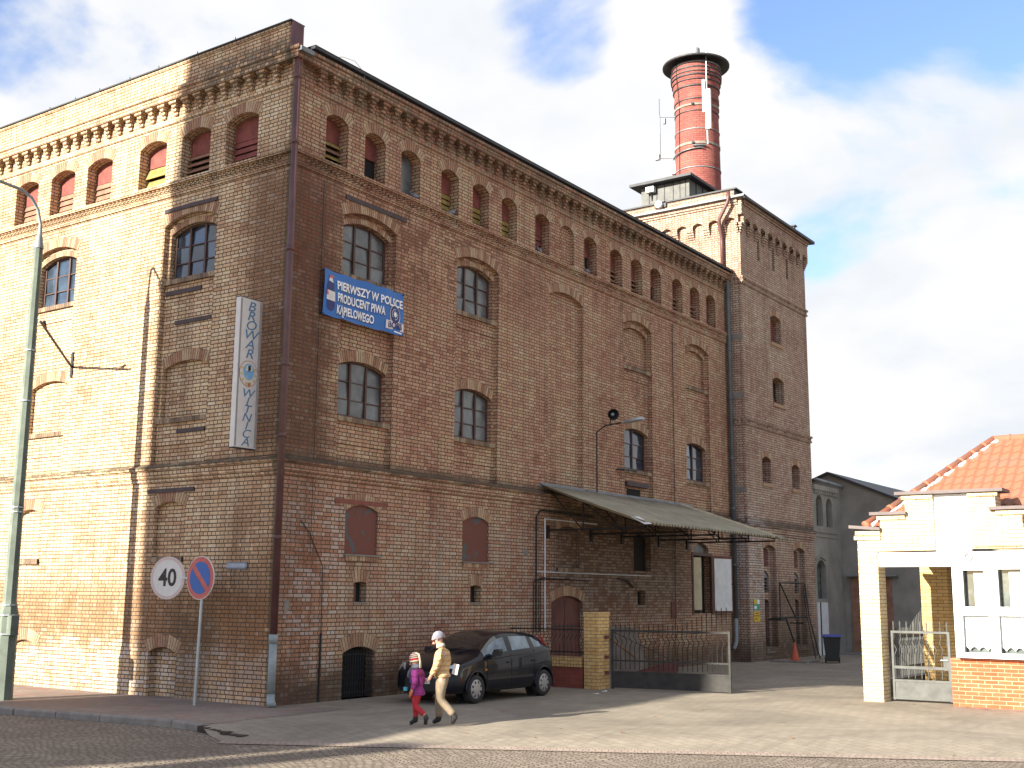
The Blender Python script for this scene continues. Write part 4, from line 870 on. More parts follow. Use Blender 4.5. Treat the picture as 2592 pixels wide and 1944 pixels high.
# string courses, dentil bands, corbel arcade
def tbands(mb, M, a0, a1):
    for z0, z1, pr in ((4.50, 4.585, 0.03), (4.588, 4.76, 0.06), (4.763, 4.85, 0.10)): mb.box((a0, z0, -pr), (a1, z1, 0.01), 0, M)
    for zb in (8.40, 13.66):
        mb.box((a0, zb, -0.05), (a1, zb + 0.07, 0.01), 0, M); mb.box((a0, zb + 0.18, -0.08), (a1, zb + 0.26, 0.01), 0, M)
        a = a0
        while a < a1 - 0.1: mb.raw([M(*q) for q in ((a, zb + 0.072, 0), (a + .15, zb + 0.072, 0), (a + .075, zb + 0.072, -.07), (a, zb + .178, 0), (a + .15, zb + .178, 0), (a + .075, zb + .178, -.07))], [(0, 2, 1), (3, 4, 5), (0, 3, 5, 2), (2, 5, 4, 1)]); a += 0.155
def arcade(mb, M, a0, a1, n, z0=15.60, d=0.16):
    # projecting upper wall carried on stepped corbels with small arches
    st = (a1 - a0) / n; z_t = 16.9
    holes = []; out = [(a0, 16.10), (a1, 16.10), (a1, z_t), (a0, z_t)]
    for i in range(n):
        c = a0 + (i + 0.5) * st; hw = st * 0.30
        holes.append(None)
        P_ = arch(c - hw, c + hw, 15.95, 16.08, 0.10, 6)
        # little arch head between corbels
        seg = [(a0 + i * st, 15.95), (c - hw, 15.95)] + P_[2:][::-1] + [(c + hw, 15.95)]
        seg = [(a0 + i * st, 15.95)] + [(c - hw, 15.95)] + [(q[0], q[1]) for q in reversed(P_[2:])] + [(c + hw, 15.95), (a0 + (i + 1) * st, 15.95), (a0 + (i + 1) * st, 16.25), (a0 + i * st, 16.25)]
        face_holes(mb, M, seg, [], -d)
        reveal(mb, M, list(reversed(P_[2:])) , -d, 0.0, skip=(len(P_[2:]) - 1,))
    for i in range(n + 1):
        c = a0 + i * st; hw = st * 0.20
        lo, hi = max(a0, c - hw), min(a1, c + hw)
        for j in range(4): mb.box((lo, z0 + 0.0862 * j + 0.01, -(0.035 + 0.04 * j)), (hi, z0 + 0.0862 * (j + 1), 0.01), 0, M)
    mb.box((a0 - 0.001, 15.95, -d - 0.002), (a0 + 0.10, 16.26, 0.0), 0, M); mb.box((a1 - 0.10, 15.95, -d - 0.002), (a1 + 0.001, 16.26, 0.0), 0, M)
    mb.box((a0, 16.25, -d), (a1, 16.62, 0.0), 0, M); mb.box((a0, 16.625, -d - 0.04), (a1, 16.70, 0.0), 0, M); mb.box((a0, 16.705, -d - 0.08), (a1, 16.85, 0.0), 0, M)
tbands(t1, towerSideM, TY0 - 0.06, TY1 + 0.06); tbands(t2, towerFrontM, 0.0, 0.6)
arcade(t1, towerSideM, TY0 - 0.0, TY1, 9); arcade(t2, towerFrontM, TXL, 0.6, 10)
t2.box((0.6, TY0 - 0.16, 16.25), (0.76, TY0, 16.85)); 
for j in range(4): t2.box((0.55, TY0 - (0.035 + 0.04 * j), 15.60 + 0.0862 * j + .01), (0.6 + 0.035 + 0.04 * j, TY0, 15.60 + 0.0862 * (j + 1)))
t1.build('side_wall', M_['tower'], tow); t2.build('front_wall', M_['tower'], tow)
for args, m_ in towins:
    g = MB(); g.prism(arch(*args), 0.36, 0.375, towerSideM, 0); o = g.build('window', M_['dark'], tow)
    g = MB()
    if m_ == 'darkopen': g.prism([(args[0], args[2]), (args[1], args[2]), (args[1], args[2] + 0.05), (args[0], args[3])], 0.3, 0.34, towerSideM, 0)
    else: g.prism(arch(args[0], args[1] - 0.12 if m_ == 'redboard' else args[1], args[2], args[3], args[4]), 0.30, 0.33, towerSideM, 0)
    g.build('red_shutter', M_['redboard'], o)
    g = MB(); g.box((args[0] - 0.03, args[2] - 0.13, -0.05), (args[1] + 0.06, args[2], 0.25), 0, towerSideM); g.build('sill', M_['vous'], o)
for a0, a1, P1, P2, P3 in inner_t:
    g = MB(); g.prism(P1, 0.31, 0.34, towerSideM, 0); g.build('red_shutter', M_['redboard'], tow)
    g = MB(); g.prism(P2, 0.33, 0.345, towerSideM, 0); o = g.build('louvred_vent', M_['dark'], tow)
    g = MB()
    for z in (2.46, 2.58, 2.7, 2.82, 2.94): g.box((P2[0][0], z, 0.24), (P2[1][0], z + 0.02, 0.28), 0, towerSideM)
    for a in (a0 + .1, a0 + .5, a1 - .3): g.box((a, 2.4, 0.22), (a + .02, 3.05, 0.25), 0, towerSideM)
    g.build('vent_grille', M_['zinc'], o)
    g = MB(); g.prism(arch(P2[0][0], P2[1][0], 2.95, 3.02, 0.16), 0.26, 0.30, towerSideM, 0); g.build('vent_hood', M_['zinc'], o)
    g = MB(); g.prism(P3, 0.32, 0.345, towerSideM, 0); o = g.build('narrow_door', M_['darkwood'], tow)
    g = MB(); g.box((a0 - 0.0, 0.25, -0.04), (a1 - 0.05, 0.46, 0.35), 0, towerSideM); g.build('door_sill', M_['tower'], tow)
for z0, z1 in ((11.53, 11.75), (9.35, 9.60), (5.95, 6.15)):
    g = MB(); g.box((0.18, TY0 - 0.012, z0), (0.605, TY0 - 0.001, z1)); g.build('concrete_pad', M_['concrete'], tow)
for a0, a1, z0, z1 in slits:
    g = MB(); g.box((a0, z0, 0.2), (a1, z1, 0.24), 0, towerSideM); g.build('slit_opening', M_['dark'], tow)
# tower roof, parapet, gutter
g = MB(); g.box((TXL, TY0 - 0.02, 16.87), (0.4, TY0 + 0.45, 17.28)); g.build('parapet', M_['tower'], tow)
g = MB(); g.box((TXL - 0.05, TY0 - 0.10, 17.285), (0.52, TY0 + 0.55, 17.34)); g.box((0.40, TY0 - 0.05, 16.9), (0.43, TY0 + 0.47, 17.28)); g.build('parapet_coping', M_['tarsheet'], tow)
g = MB(); g.box((TXL, TY0 - 0.38, 16.855), (0.95, TY0 - 0.02, 16.93)); g.build('gutter', M_['zinc'], tow)
g = MB(); g.raw([(0.95, TY0 - 0.35, 16.86), (0.95, TY1 + 0.35, 16.78), (-6.2, TY1 + 0.35, 17.2), (-6.2, TY0 + 0.45, 17.2), (0.40, TY0 + 0.45, 17.0), (0.95, TY0 - 0.35, 16.92), (0.95, TY1 + 0.35, 16.84)], [(0, 1, 2, 3, 4), (0, 1, 6, 5)]); g.box((0.9, TY0 - 0.3, 16.80), (0.96, TY1 + 0.36, 16.90)); g.build('roof', M_['tarsheet'], tow)
g = MB(); g.box((0.72, 27.1, 16.85), (0.82, 27.25, 17.1)); g.box((0.66, 27.04, 17.1), (0.88, 27.3, 17.15)); g.build('roof_vent', M_['tarsheet'], tow)
g = MB(); g.tube([(0.36, TY0 - 0.42, 17.1), (0.36, TY0 - 0.42, 16.85), (0.34, TY0 - 0.44, 16.7), (-0.04, TY0 - 0.40, 16.1), (-0.06, TY0 - 0.36, 15.95), (-0.08, TY0 - 0.14, 15.5), (-0.08, TY0 - 0.12, 15.3), (-0.08, TY0 - 0.12, 14.25)], 0.07, 10)
g.build('front_downpipe', M_['pipe'], tow, smooth=True)
# penthouse clad in sheet metal
g = MB(); g.box((-4.5, 24.0, 17.1), (-2.32, 28.4, 18.80)); ph = g.build('sheet_clad_penthouse', plain('weathered_cladding_sheet', (0.115, 0.115, 0.105), 0.7, 0, 0.3, 3), tow)
g = MB()
for x in (-4.15, -3.8, -3.45, -3.05, -2.75, -2.5): g.box((x, 23.975, 17.1), (x + 0.025, 23.999, 18.80))
for y in (24.6, 25.2, 25.8, 26.4, 27.0): g.box((-2.319, y, 17.1), (-2.295, y + 0.03, 18.80))
g.build('standing_seam', M_['tarsheet'], ph)
g = MB(); g.box((-4.85, 23.6, 18.81), (-2.05, 28.8, 18.92)); g.build('flat_roof', M_['tarsheet'], ph)
sp_ = empty('roof_floodlight', 'pale floodlights mounted on the metal penthouse wall beneath the chimney', 'floodlight', (-4.0, 23.9, 18.45))
g = MB(); g.box((-0.17, -0.15, 0.05), (0.0, 0.05, 0.28)); g.box((0.03, -0.15, 0.05), (0.2, 0.05, 0.28)); g.build('lamp_box', M_['offwhite'], sp_)
g = MB(); g.tube([(0, 0.1, -0.25), (0, 0.0, 0.1)], 0.03, 6); g.build('mount', M_['iron'], sp_)
ls = empty('round_siren', 'small white round siren on the tower parapet', 'siren', (-2.66, TY0 - 0.12, 17.22)); ls.rotation_euler = (R(90), 0, 0)
g = MB(); g.lathe([(0.0, 0.02), (0.05, 0.02), (0.09, 0.14), (0.14, 0.14), (0.15, 0.0), (0.0, -0.04)], 16); g.build('horn', M_['offwhite'], ls, smooth=True)
g = MB(); g.box((-0.24, -0.1, -0.06), (0.26, 0.12, -0.02)); g.build('back_plate', M_['tarsheet'], ls)
# chimney
ch = empty('factory_chimney', 'round red brick chimney with black rain cap rising over the tower', 'chimney', (-3.074, 26.4, 17.455))
ch.scale = (1.0307,) * 3
g = MB(); g.lathe([(0.96, -0.6), (0.93, 2.0), (0.90, 4.2), (0.885, 5.0), (0.90, 5.35), (0.93, 5.42), (0.93, 5.50), (0.91, 5.52), (0.91, 5.75), (0.97, 6.1), (1.02, 6.35), (1.03, 6.6), (0.97, 6.85), (0.95, 6.95), (0.0, 6.95)], 40); o = g.build('stack', M_['chimney'], ch, smooth=True, uv=False)
uvl = o.data.uv_layers.new(name='UVMap').data
for p in o.data.polygons:
    ang = [math.atan2(o.data.vertices[o.data.loops[l].vertex_index].co.y, o.data.vertices[o.data.loops[l].vertex_index].co.x) for l in p.loop_indices]
    m0 = max(ang); ang = [a + 2 * math.pi if m0 - a > math.pi else a for a in ang]
    for l, a in zip(p.loop_indices, ang): uvl[l].uv = (a * 0.95, o.data.vertices[o.data.loops[l].vertex_index].co.z)
for z, hh, m_, r_ in ((5.02, 0.09, 'concrete', 0.915), (3.35, 0.10, 'concrete', 0.925), (4.0, 0.035, 'zinc', 0.915), (2.35, 0.035, 'zinc', 0.94), (5.85, 0.05, 'tarsheet', 0.96), (6.3, 0.05, 'tarsheet', 1.04), (6.62, 0.05, 'tarsheet', 1.05), (6.85, 0.05, 'zinc', 1.01), (5.30, 0.035, 'tarsheet', 0.92), (4.78, 0.03, 'tarsheet', 0.91), (6.12, 0.03, 'tarsheet', 1.0), (6.45, 0.03, 'tarsheet', 1.05)):
    g = MB(); g.lathe([(r_ - 0.03, z), (r_ + 0.012, z), (r_ + 0.012, z + hh), (r_ - 0.03, z + hh)], 36); g.build('band', M_[m_], ch, smooth=False)
g = MB(); g.lathe([(0.0, 7.36), (0.7, 7.26), (1.36, 6.98), (1.39, 7.0), (1.39, 7.06), (0.7, 7.38), (0.0, 7.50)], 36); g.build('rain_cap', M_['tarsheet'], ch, smooth=False)
g = MB(); g.lathe([(0.18, 7.45), (0.18, 7.86), (0.15, 7.90), (0.0, 7.90)], 16); g.build('cap_pipe', M_['zinc'], ch)
g = MB(); vx = Vector((0.55, -0.80, 0)).normalized()
def pol(t, r_, z): return (r_ * math.cos(t), r_ * math.sin(t), z)
# camera-facing direction about -65 deg
pm = empty('panel_antenna', 'tall white panel antenna strapped to the right side of the chimney', 'antenna', (-3.074, 26.4, 17.455))
pm.scale = (1.0307,) * 3
T1 = R(-42)
g = MB(); c = Vector(pol(T1, 1.10, 0)); g.tube([c + Vector((0, 0, 3.25)), c + Vector((0, 0, 6.1))], 0.03, 8); g.tube([c + Vector((0, 0, 6.1)), c + Vector((0, 0, 7.35))], 0.018, 6); g.build('mast', M_['galv'], pm)
g = MB(); c2 = Vector(pol(T1, 1.22, 0)); 
for dx in (-0.0,): g.box((c2.x - 0.10, c2.y - 0.06, 3.85), (c2.x + 0.11, c2.y + 0.06, 5.55)); g.build('panel', M_['white'], pm)
g = MB(); c3 = Vector(pol(T1 - 0.12, 1.12, 0)); g.box((c3.x - 0.05, c3.y - 0.05, 4.6), (c3.x + 0.05, c3.y + 0.05, 6.0)); g.build('upper_panel', M_['signwhite'], pm)
g = MB()
for z in (5.08, 3.4): g.tube([pol(T1, 0.92, z), pol(T1, 1.12, z + 0.1)], 0.02, 6); g.tube([pol(R(-75), 0.93, z), pol(R(-75), 1.0, z)], 0.06, 6)
g.build('clamp', M_['iron'], pm)
an = empty('mast_antenna', 'thin whip antenna mast held off the left side of the chimney', 'antenna', (-3.074, 26.4, 17.455))
an.scale = (1.0307,) * 3
T2 = R(214); ax = Vector((math.cos(T2), math.sin(T2), 0))
def ap(r_, z): return (ax.x * r_, ax.y * r_, z)
g = MB(); g.tube([ap(1.55, 3.1), ap(1.55, 4.9)], 0.032, 6); g.tube([ap(1.55, 4.9), ap(1.55, 5.65)], 0.016, 5); g.build('whip', M_['pipe_grey'], an)
g = MB(); g.tube([ap(0.85, 4.85), ap(1.6, 4.85)], 0.022, 6); g.tube([ap(0.85, 3.05), ap(1.65, 3.05)], 0.025, 6); g.build('arm', M_['galv'], an)
g = MB(); b = Vector(ap(1.65, 3.05)); g.box((b.x - .09, b.y - .09, 2.97), (b.x + .09, b.y + .09, 3.2)); g.build('junction_box', M_['offwhite'], an); g = MB(); b = Vector(ap(1.35, 4.7)); g.box((b.x - .05, b.y - .05, 4.55), (b.x + .05, b.y + .05, 4.78)); g.build('small_box', M_['pipe_grey'], an)
g = MB(); b = Vector(ap(0.98, 2.3)); g.box((b.x - .1, b.y - .1, 2.35), (b.x + .1, b.y + .1, 2.75)); g.build('equipment_box', M_['white'], an)
g = MB(); g.tube([ap(1.5, 3.0), ap(1.4, 2.7), ap(1.2, 2.55), ap(1.0, 2.6)], 0.01, 5); g.build('cable', M_['offwhite'], an)
g = MB(); TL = R(-115); g.tube([pol(TL, 0.98, 0.2), pol(TL, 0.94, 3.0), pol(TL, 0.91, 5.2), pol(TL, 1.04, 6.4), pol(TL, 1.0, 7.2)], 0.014, 5); g.build('lightning_wire', M_['iron'], ch)
g = MB(); g.tube([pol(R(t), 0.98, 3.15 - 0.0016 * abs(t + 60)) for t in range(-150, -40, 10)], 0.03, 5); g.tube([pol(R(t), 0.99, 3.25) for t in range(-75, -35, 8)], 0.04, 5); g.build('cable_bundle', M_['pipe_grey'], ch)

# signs on the tower
g = MB(); g.box((22.50, 1.80, -0.02), (23.03, 2.18, -0.002), 0, towerSideM); o = g.build('green_yellow_sign', M_['green_s']); tag(o, 'small green and yellow notice on the tower corner, upper of two', 'sign')
g = MB(); g.box((22.52, 1.99, -0.026), (22.76, 2.17, -0.021), 0, towerSideM); g.build('yellow_field', M_['yellow_s'], o)
g = MB(); g.box((22.82, 2.0, -0.026), (23.0, 2.15, -0.021), 0, towerSideM); g.box((22.55, 1.83, -0.026), (22.75, 1.93, -0.021), 0, towerSideM); g.build('white_field', M_['white'], o)
g = MB(); g.box((22.52, 1.38, -0.02), (23.03, 1.73, -0.002), 0, towerSideM); o = g.build('yellow_sign', M_['yellow_s']); tag(o, 'yellow warning plate on the tower corner, lower of two', 'sign')
g = MB(); g.box((22.55, 1.57, -0.026), (23.0, 1.60, -0.021), 0, towerSideM); g.box((22.6, 1.66, -0.026), (22.95, 1.69, -0.021), 0, towerSideM); g.box((22.6, 1.46, -0.026), (22.8, 1.5, -0.021), 0, towerSideM); g.build('print', M_['redlintel'], o)

# ------------------------------------------------------------------ grey rendered building behind
gb = empty('grey_rendered_building', 'grey roughcast building with twin arched windows behind the brick tower', 'building', (0, 0, 0))
def gM(a, z, d): return (0.6 - d, a, z)
g = MB(); hw = [arch(29.0, 29.75, 5.1, 6.0, 0.36, 12), arch(30.15, 30.85, 5.1, 5.95, 0.34, 12), arch(28.85, 29.85, 2.2, 3.45, 0.28, 12)]
face_holes(g, gM, [(28.65, -0.3), (31.95, -0.3), (31.95, 6.7), (28.65, 6.7)], hw, 0)
for h in hw: reveal(g, gM, h, 0, 0.22); face_holes(g, gM, h, [], 0.30)
g.box((28.66, 6.55, -0.10), (31.5, 6.75, 0.0), 0, gM); g.box((28.66, 4.66, -0.04), (31.4, 4.72, 0.0), 0, gM); g.box((28.66, 4.84, -0.04), (31.4, 4.88, 0.0), 0, gM)
for i in range(14): g.box((28.8 + i * 0.2, 6.40, -0.08), (28.9 + i * 0.2, 6.55, 0.0), 0, gM)
g.build('side_wall', M_['render'], gb)
g = MB(); face_holes(g, lambda a, z, d: (a, 31.96 + d, z), [(-8, -0.3), (11, -0.3), (11, 2.8), (3.0, 6.22), (0.1, 7.42), (-8, 4.2)], [], 0); g.quad([(11, 31.96, -0.3), (11, 45, -0.3), (11, 45, 2.8), (11, 31.96, 2.8)]); g.build('gable_wall', M_['render'], gb)
g = MB(); g.raw([(-8, 31.8, 4.22), (0.1, 31.8, 7.45), (11.2, 31.8, 2.78), (-8, 45, 4.22), (0.1, 45, 7.45), (11.2, 45, 2.78), (-8, 31.8, 4.32), (0.1, 31.8, 7.55), (11.2, 31.8, 2.88), (-8, 45, 4.32), (0.1, 45, 7.55), (11.2, 45, 2.88)], [(0, 1, 7, 6), (1, 2, 8, 7), (6, 7, 10, 9), (7, 8, 11, 10), (0, 3, 4, 1), (1, 4, 5, 2)]); g.build('roof', M_['tarsheet'], gb)
g = MB(); g.tube([(0.72, 28.7, 6.95), (0.72, 31.9, 6.88)], 0.06, 8); g.build('gutter', M_['zinc'], gb)
for (a0, a1, z0, zs, ri) in ((29.0, 29.75, 5.1, 6.0, 0.36), (30.15, 30.85, 5.1, 5.95, 0.34), (28.85, 29.85, 2.2, 3.45, 0.28)):
    g = MB(); g.prism(arch(a0, a1, z0, zs, ri, 12), 0.24, 0.26, gM, 0); o = g.build('window', M_['ped_glass'], gb)
    g = MB(); g.box(((a0 + a1) / 2 - 0.02, z0, 0.2), ((a0 + a1) / 2 + 0.02, zs + ri * 0.9, 0.24), 0, gM)
    for k_ in range(1, 5): z = z0 + (zs - z0) * k_ / 4; g.box((a0, z - 0.015, 0.21), (a1, z + 0.015, 0.24), 0, gM)
    g.build('frame', M_['darkwood'], o)
g = MB(); g.prism([(28.7, 3.72), (29.2, 3.85), (29.8, 3.72), (29.8, 3.78), (29.2, 3.92), (28.7, 3.78)], -0.06, 0.0, gM, 0); g.build('window_hood', M_['render'], gb)
g = MB(); g.box((28.75, 0.0, -0.02), (29.9, 2.05, 0.02), 0, gM); o = g.build('side_door', M_['offwhite'], gb)
g = MB(); g.box((29.0, 0.0, -0.035), (29.1, 2.05, -0.021), 0, gM); g.build('door_gap', M_['dark'], o)
g = MB(); g.box((0.9, 31.9, -0.1), (2.6, 31.955, 3.05)); o = g.build('brown_barn_door', M_['brownboard'], gb)
g = MB(); g.box((0.75, 31.55, 3.12), (2.9, 31.95, 3.17)); g.build('door_awning', M_['zinc'], o)
g = MB(); g.box((0.6, 30.2, -0.1), (3.5, 31.9, 0.05)); tag(g.build('loading_step', M_['concrete']), 'low concrete step in front of the grey building', 'step')

# ------------------------------------------------------------------ yard clutter by the tower
lf = empty('ladder_platform', 'dark tubular steel platform with ladder leaning on the tower wall', 'ladder platform', (0, 0, 0))
g = MB(); xo = 1.15
for a, b in (((xo, 23.62, 2.75), (xo, 25.0, 2.77)), ((xo, 23.62, 2.75), (xo, 23.60, 1.55)), ((xo, 23.6, 1.52), (xo, 26.15, 1.52)), ((xo, 23.7, 2.7), (xo, 25.0, 1.55)), ((xo, 25.0, 2.77), (xo, 26.05, 2.74))): g.tube([a, b], 0.025, 6)
g.build('rail', M_['iron'], lf)
g = MB(); g.tube([(xo, 26.05, 2.74), (xo + 0.1, 26.15, 1.5), (xo + 0.35, 26.45, 0.0)], 0.025, 6); g.tube([(xo, 25.85, 2.7), (xo + 0.1, 25.95, 1.5), (xo + 0.3, 26.15, 0.0)], 0.02, 6)
for z in (0.4, 0.8, 1.2, 1.6, 2.0, 2.4): t = 1 - z / 2.74; g.tube([(xo + 0.32 * t, 25.87 + 0.28 * t, z), (xo + 0.36 * t, 26.06 + 0.38 * t, z)], 0.014, 5)
g.build('ladder', M_['iron'], lf)
g = MB(); g.tube([(xo, 24.1, 1.5), (xo + 0.12, 24.75, 0.4)], 0.03, 6); g.tube([(0.62, 24.1, 1.5), (xo, 24.1, 1.5)], 0.025, 6); g.tube([(0.62, 25.8, 1.3), (xo, 25.8, 1.3)], 0.025, 6); g.build('prop', M_['iron'], lf)
g = MB(); g.box((0.7, 23.6, 1.42), (xo + 0.02, 24.1, 1.5)); g.build('platform', M_['iron'], lf)
g = MB(); g.box((1.0, 22.9, -0.03), (2.35, 24.2, 0.06)); tag(g.build('concrete_slab', M_['concrete']), 'low broken concrete slab on the ground under the traffic cone', 'slab')
cn = empty('traffic_cone', 'faded orange traffic cone at the foot of the tower', 'cone', (1.73, 23.41, 0.063))
M_['cone'] = plain('faded_orange_plastic', (0.50, 0.11, 0.05), 0.7)
g = MB(); g.lathe([(0.0, 0.62), (0.03, 0.62), (0.14, 0.05), (0.15, 0.03), (0.0, 0.03)], 16); g.build('body', M_['cone'], cn, smooth=False)
g = MB(); g.box((-0.19, -0.19, 0), (0.19, 0.19, 0.03)); g.build('base', M_['cone'], cn)
bn = empty('wheelie_bin', 'black wheelie bin with blue lid standing past the tower corner', 'bin', (2.92, 23.85, 0.0), R(20))
g = MB(); vs4 = []
for z, hx, hy in ((0.06, 0.22, 0.24), (0.85, 0.29, 0.33), (0.87, 0.31, 0.35), (0.90, 0.31, 0.35)): vs4 += [(-hx, -hy, z), (hx, -hy, z), (hx, hy, z), (-hx, hy, z)]
g.raw(vs4, [(0, 3, 2, 1)] + [(4 * i + k, 4 * i + (k + 1) % 4, 4 * i + 4 + (k + 1) % 4, 4 * i + 4 + k) for i in range(3) for k in range(4)]); g.build('tub', plain('black_plastic', (0.02, 0.022, 0.022), 0.5), bn)
g = MB(); g.raw([(-.33, -.38, .905), (.33, -.38, .905), (.33, .37, .905), (-.33, .37, .905), (-.28, -.3, .96), (.28, -.3, .96), (.28, .32, .97), (-.28, .32, .97)], [(0, 3, 2, 1), (4, 5, 6, 7), (0, 1, 5, 4), (1, 2, 6, 5), (2, 3, 7, 6), (3, 0, 4, 7)]); g.build('lid', plain('blue_plastic', (0.03, 0.05, 0.30), 0.45), bn)
for s_ in (-1, 1):
    g = MB(); g.tube([(s_ * 0.20, 0.28, 0.1), (s_ * 0.26, 0.28, 0.1)], 0.1, 14); g.build('wheel', M_['black'], bn)

# ------------------------------------------------------------------ yard fence, pillar and gate leaf
fn = empty('yard_railing', 'iron railing with kinked bars on a low brick plinth behind the parked car', 'fence', (0, 8.35, 0))
g = MB(); g.box((0.02, -0.12, -0.05), (2.28, 0.12, 0.50)); g.build('plinth', M_['redbase'], fn)
g = MB()
for i in range(27): g.box((0.03 + i * 0.083, -0.15, 0.503), (0.103 + i * 0.083, 0.15, 0.74))
g.build('plinth_coping', M_['yellow'], fn)
g = MB()
for z in (0.84, 1.385): g.box((0.02, -0.015, z), (2.28, 0.015, z + 0.03))
g.build('rail', M_['iron'], fn)
def kinked(x, z0, z1, kz, sx=0.055): 
    return [(x, 0, z0), (x, 0, kz - 0.13), (x - sx * 0.1, 0, kz - 0.11), (x + sx, 0, kz + 0.0), (x, 0, kz + 0.11), (x, 0, kz + 0.14), (x, 0, z1)]
for i in range(19):
    x = 0.08 + i * 0.12; g = MB(); pts = [(x, 0, 0.76), (x, 0, 1.05), (x - 0.05, 0, 1.15), (x + 0.03, 0, 1.28), (x, 0, 1.34), (x, 0, 1.56 if i > 2 else 1.5)]; g.tube(pts, [0.009] * 5 + [0.004], 5); g.build('bar', M_['iron'], fn)
pil = MB(); pil.box((2.36, 8.15, -0.05), (2.78, 8.66, 1.75)); pilo = pil.build('gate_pillar', M_['yellow']); tag(pilo, 'short yellow clinker brick gate pillar beside the parked car', 'pillar')
g = MB(); g.box((2.345, 8.135, 1.753), (2.795, 8.675, 1.84)); g.build('pillar_cap', M_['yellow'], pilo)
g = MB(); 
for z in (0.35, 0.72, 1.2): g.box((2.78, 8.42, z), (2.87, 8.5, z + 0.08))
g.build('hinge', M_['rust'], pilo)
def gate_leaf(name, label, loc, rz, length, matn, n=24, rise_from=0.62, kink=True):
    t = empty(name, label, 'gate', loc, rz)
    g = MB(); g.box((0, -0.012, 0.05), (length, 0.012, 0.41)); g.build('kick_panel', M_[matn], t)
    g = MB(); 
    for b in (((0, -0.025, 0.03), (length, 0.025, 0.08)), ((0, -0.025, 0.39), (length, 0.025, 0.43)), ((0, -0.025, 0.66), (length, 0.025, 0.70)), ((0, -0.025, 1.37), (length, 0.025, 1.42)), ((0, -0.03, 0.0), (0.05, 0.03, 1.43)), ((length - 0.05, -0.03, 0.0), (length, 0.03, 1.43))): g.box(*b)
    g.tube([(0.05, 0.03, 1.36), (length * 0.55, 0.03, 0.68)], 0.010, 5)
    g.build('frame', M_[matn], t)
    for i in range(n):
        x = 0.12 + (length - 0.20) * i / (n - 1); u_ = max(0, (x / length - rise_from) / (1 - rise_from)); zt = 1.57 + 0.42 * min(1, u_ * 1.25) ** 0.8
        g = MB(); pts = [(x, 0, 0.47), (x, 0, 1.02), (x + 0.05, 0, 1.14), (x - 0.03, 0, 1.27), (x, 0, 1.36), (x, 0, zt - 0.03), (x, 0, zt)]
        g.tube(pts, [0.0105] * 6 + [0.003], 5); g.build('bar', M_['gatebar' if matn == 'gatedark' else matn], t)
    return t
gate_leaf('gate_leaf', 'open iron gate leaf hinged on the short yellow pillar, its free end in sunlight', (2.86, 8.62, 0.0), math.atan2(0.54, 2.93), 2.98, 'gatedark')
gate_leaf('gate_leaf', 'folded-back iron gate leaf seen end-on behind the tall pillar of the gatehouse', (9.16, 9.95, 0.0), R(88), 2.98, 'gate')
# scrap behind the gate
g = MB(); g.raw([(1.0, 12.6, 0.02), (2.1, 13.6, 0.02), (1.0, 14.6, 0.02), (0.9, 12.6, 0.04), (2.15, 13.7, 0.50), (0.9, 14.6, 0.06)], [(0, 2, 1), (3, 4, 5), (0, 1, 4, 3), (1, 2, 5, 4), (2, 0, 3, 5)]); tag(g.build('scrap_steel_plate', M_['rust']), 'rusty wedge of bent steel plate lying behind the gate leaf', 'scrap')
g = MB(); g.tube([(0.3, 12.2, 1.35), (0.45, 14.2, 0.45)], 0.04, 6); tag(g.build('leaning_plank', M_['brownboard']), 'thin brown plank leaning on the wall behind the gate', 'plank')

# ------------------------------------------------------------------ gatehouse on the right
gh = empty('gatehouse', 'small gatehouse of pale yellow brick with stepped gable and orange tiled roof', 'building', (0, 0, 0))
YF = 9.31
def gf(a, z, d): return (a, YF + d, z)
def gfw(a, z, d): return (a, YF + 0.06 + d, z)
XR = 15.0
g = MB(); P1 = [(8.89, -0.1), (9.33, -0.1), (9.33, 3.26), (10.6, 3.28), (10.6, 4.49), (9.99, 4.49), (9.99, 4.06), (9.42, 4.06), (9.42, 3.72), (8.89, 3.72)]
g.prism(P1, 0.0, 0.50, gf, 0)
P2 = [(11.34, 3.30), (13.3, 3.30), (13.3, 3.72), (12.42, 3.72), (12.42, 4.10), (11.9, 4.10), (11.9, 4.49), (11.34, 4.49)]; g.prism(P2, 0.0, 0.50, gf, 0)
for a0, a1, z0, z1 in ((8.83, 9.42, 3.53, 3.62), (8.86, 9.42, 3.64, 3.72), (9.36, 9.99, 3.97, 4.06), (9.93, 10.6, 4.40, 4.49), (11.34, 11.96, 4.41, 4.49), (11.9, 12.48, 4.0, 4.1), (12.42, 13.35, 3.63, 3.72)): g.box((a0, z0, -0.05), (a1, z1, 0.0), 0, gf)
g.box((11.40, 3.34, -0.05), (12.36, 3.40, 0.0), 0, gf)
g.build('brick_gable', M_['pale'], gh)
g = MB(); g.box((10.6, 3.2, 0.06), (11.34, 4.49, 0.44), 0, gf); g.box((9.33, 2.93, 0.05), (13.3, 3.24, 0.42), 0, gf); g.build('white_beam', M_['white'], gh)
g = MB(); g.lathe([(0.065, 0), (0.085, 0), (0.085, 0.012), (0.065, 0.012)], 24); o = g.build('wall_ring', M_['redlintel'], gh); o.location = (11.28, YF + 0.035, 3.12); o.rotation_euler = (R(90), 0, 0)
